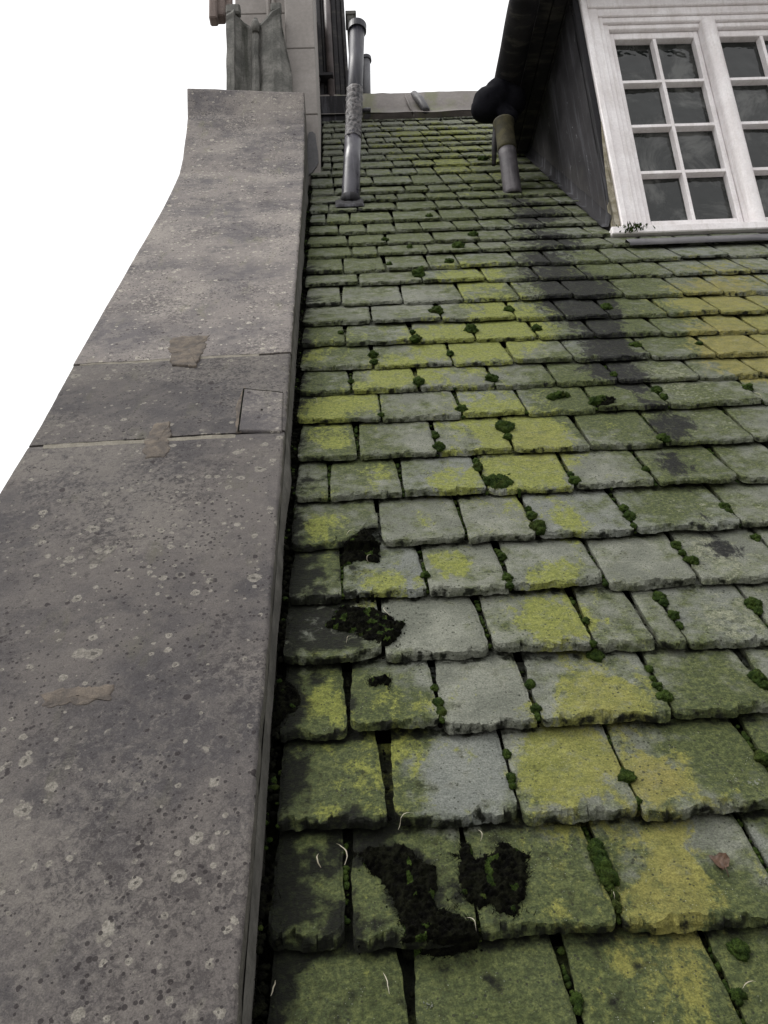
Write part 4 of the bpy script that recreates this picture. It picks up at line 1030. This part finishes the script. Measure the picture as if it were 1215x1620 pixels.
for k, ((x0, y0), (x1, y1), wd, lab) in enumerate(STR):
    u0, v0 = uv(x0, y0, .035); u1, v1 = uv(x1, y1, .035); L_ = math.hypot(u1 - u0, v1 - v0); rk = random.Random(k); mb = MB(); rows = [[], [], []]
    rk_p = rk.random(); bow = rk.uniform(-.3, .3) * L_; nx_, ny_ = -(v1 - v0) / L_, (u1 - u0) / L_; W_ = wd * .00036 * (1 + .2 * rk.random())
    for q in range(13):
        f = q / 12; b_ = bow * math.sin(math.pi * f ** (.6 + .9 * rk_p)) + .04 * L_ * nz(f * 5, k * 3.3); u = u0 + (u1 - u0) * f + nx_ * b_; v = v0 + (v1 - v0) * f + ny_ * b_
        wl = W_ * math.sin(math.pi * min(1, .12 + f * .86)) ** .8; ww = max(roof_w(u, v), .03) + .004 + .006 * math.sin(math.pi * f)
        rows[0].append(rp(u - nx_ * wl, v - ny_ * wl, ww)); rows[1].append(rp(u, v, ww + W_ * .5)); rows[2].append(rp(u + nx_ * wl, v + ny_ * wl, ww))
    mb.grid(rows); mb.grid([[p - N * .0006 for p in r] for r in rows[::-1]])
    nm = 'feather' if 'feather' in lab else 'straw'
    o = mb.build(nm, STRAW, None, loc=rp(u0, v0, .035)); tag(o, lab, nm, 'feathers and straws on the roof')

# dead leaf
cu, cv = uv(1143, 1355, .05); mb = MB()
ol = [uv(x, y, .05) for x, y in ((1125,1341),(1133,1343),(1141,1341),(1150,1344),(1157,1351),(1157,1361),(1150,1364),(1146,1371),(1141,1378),(1138,1368),(1134,1357),(1130,1349))]
ring = []
for k in range(12):
    p, q = ol[k], ol[(k + 1) % 12]
    for f in (0, .33, .66): ring.append((p[0] + (q[0] - p[0]) * f + .0007 * nz(k * 3.1, f * 7), p[1] + (q[1] - p[1]) * f + .0007 * nz(k * 2.3, f * 5, 4)))
rows = []
for s_ in (1, .93, .8, .6, .4, .2, .03):
    row = []
    for u, v in ring + [ring[0]]:
        uu, vv = cu + (u - cu) * s_, cv + (v - cv) * s_; d = ((uu - cu) * .8 + (vv - cv) * .6) / .018
        row.append(rp(uu, vv, roof_w(uu, vv) + .004 + .011 * d * d + .003 * nz(uu * 150, vv * 150)))
    rows.append(row)
mb.grid(rows); mb.grid([[p - N * .0007 for p in r_] for r_ in rows[::-1]])
lf = thing('dead_leaf', rp(cu, cv, roof_w(cu, cv)), 'curled brown dead leaf lying on a lichened slate at lower right', 'leaf')
mb.build('blade', LEAF, lf)
mb = MB(); a = rp(cu + .003, cv - .008, roof_w(cu, cv) + .008); b = rp(cu + .004, cv - .028, roof_w(cu, cv) + .006); mb.tube([a, (a + b) / 2 + N * .004, b], [.0012, .001, .0008], 8); mb.build('stalk', LEAF, lf)

# lichen rosettes on the slates
for k, (x, y, r, lab) in enumerate([(1195,1241,11,'round pale lichen rosette on the third slate course up at the right edge'),(1212,1398,12,'pale lichen rosette cut by the right edge on the second course'),(677,1585,8,'small pale lichen rosette on the lowest course right of the joint')]):
    u, v = uv(x, y, .03); rm = r * (R.transposed() @ rp(u, v)).z / F; mb = MB(); rk = random.Random(k)
    for ring in range(26 if k < 2 else 18):
        a = rk.uniform(0, 6.28); q = rm * (.55 + .45 * rk.random()) if rk.random() < .75 else rm * rk.random() * .4; uu, vv_ = u + q * math.cos(a), v + q * math.sin(a)
        vs_, fs = ico(1); k0 = len(mb.v); s_ = rm * rk.uniform(.10, .2)
        for c in vs_: mb.v.append(tuple(rp(uu + c.x * s_, vv_ + c.y * s_, roof_w(uu, vv_) + .0012 + c.z * .0012)))
        for f in fs: mb.f.append(tuple(k0 + z for z in f)); mb.sm.append(True); mb.mi.append(0)
    o = mb.build('lichen_rosette', ROSE, None, loc=rp(u, v, roof_w(u, v))); tag(o, lab, 'lichen', 'pale lichen rosettes on the slates')

# little plant on the sill end
pt = thing('sill_weed', (1.75, 4.0, 3.146), 'small green weed growing on the left end of the window sill', 'plant')
mb = MB(); rk = random.Random(4)
for k in range(80):
    b = Vector((1.80 + rk.gauss(0, .04), 4.012 + rk.uniform(-.006, .02), 3.035 + rk.uniform(0, .05))); d = Vector((rk.uniform(-.5, .5), rk.uniform(-.6, -.1), rk.uniform(.1, .9))).normalized() * rk.uniform(.012, .034); s_ = d.cross(Vector((0, 1, 0))).normalized() * .005
    mb.quad(b - s_, b + s_, b + d * .6 + s_ * .8, b + d); 
mb.build('leaves', MOSS, pt)

# ground far below
mb = MB(); mb.quad((-900, -900, -9), (900, -900, -9), (900, 900, -9), (-900, 900, -9)); tag(mb.build('ground', GROUND), kind='structure')
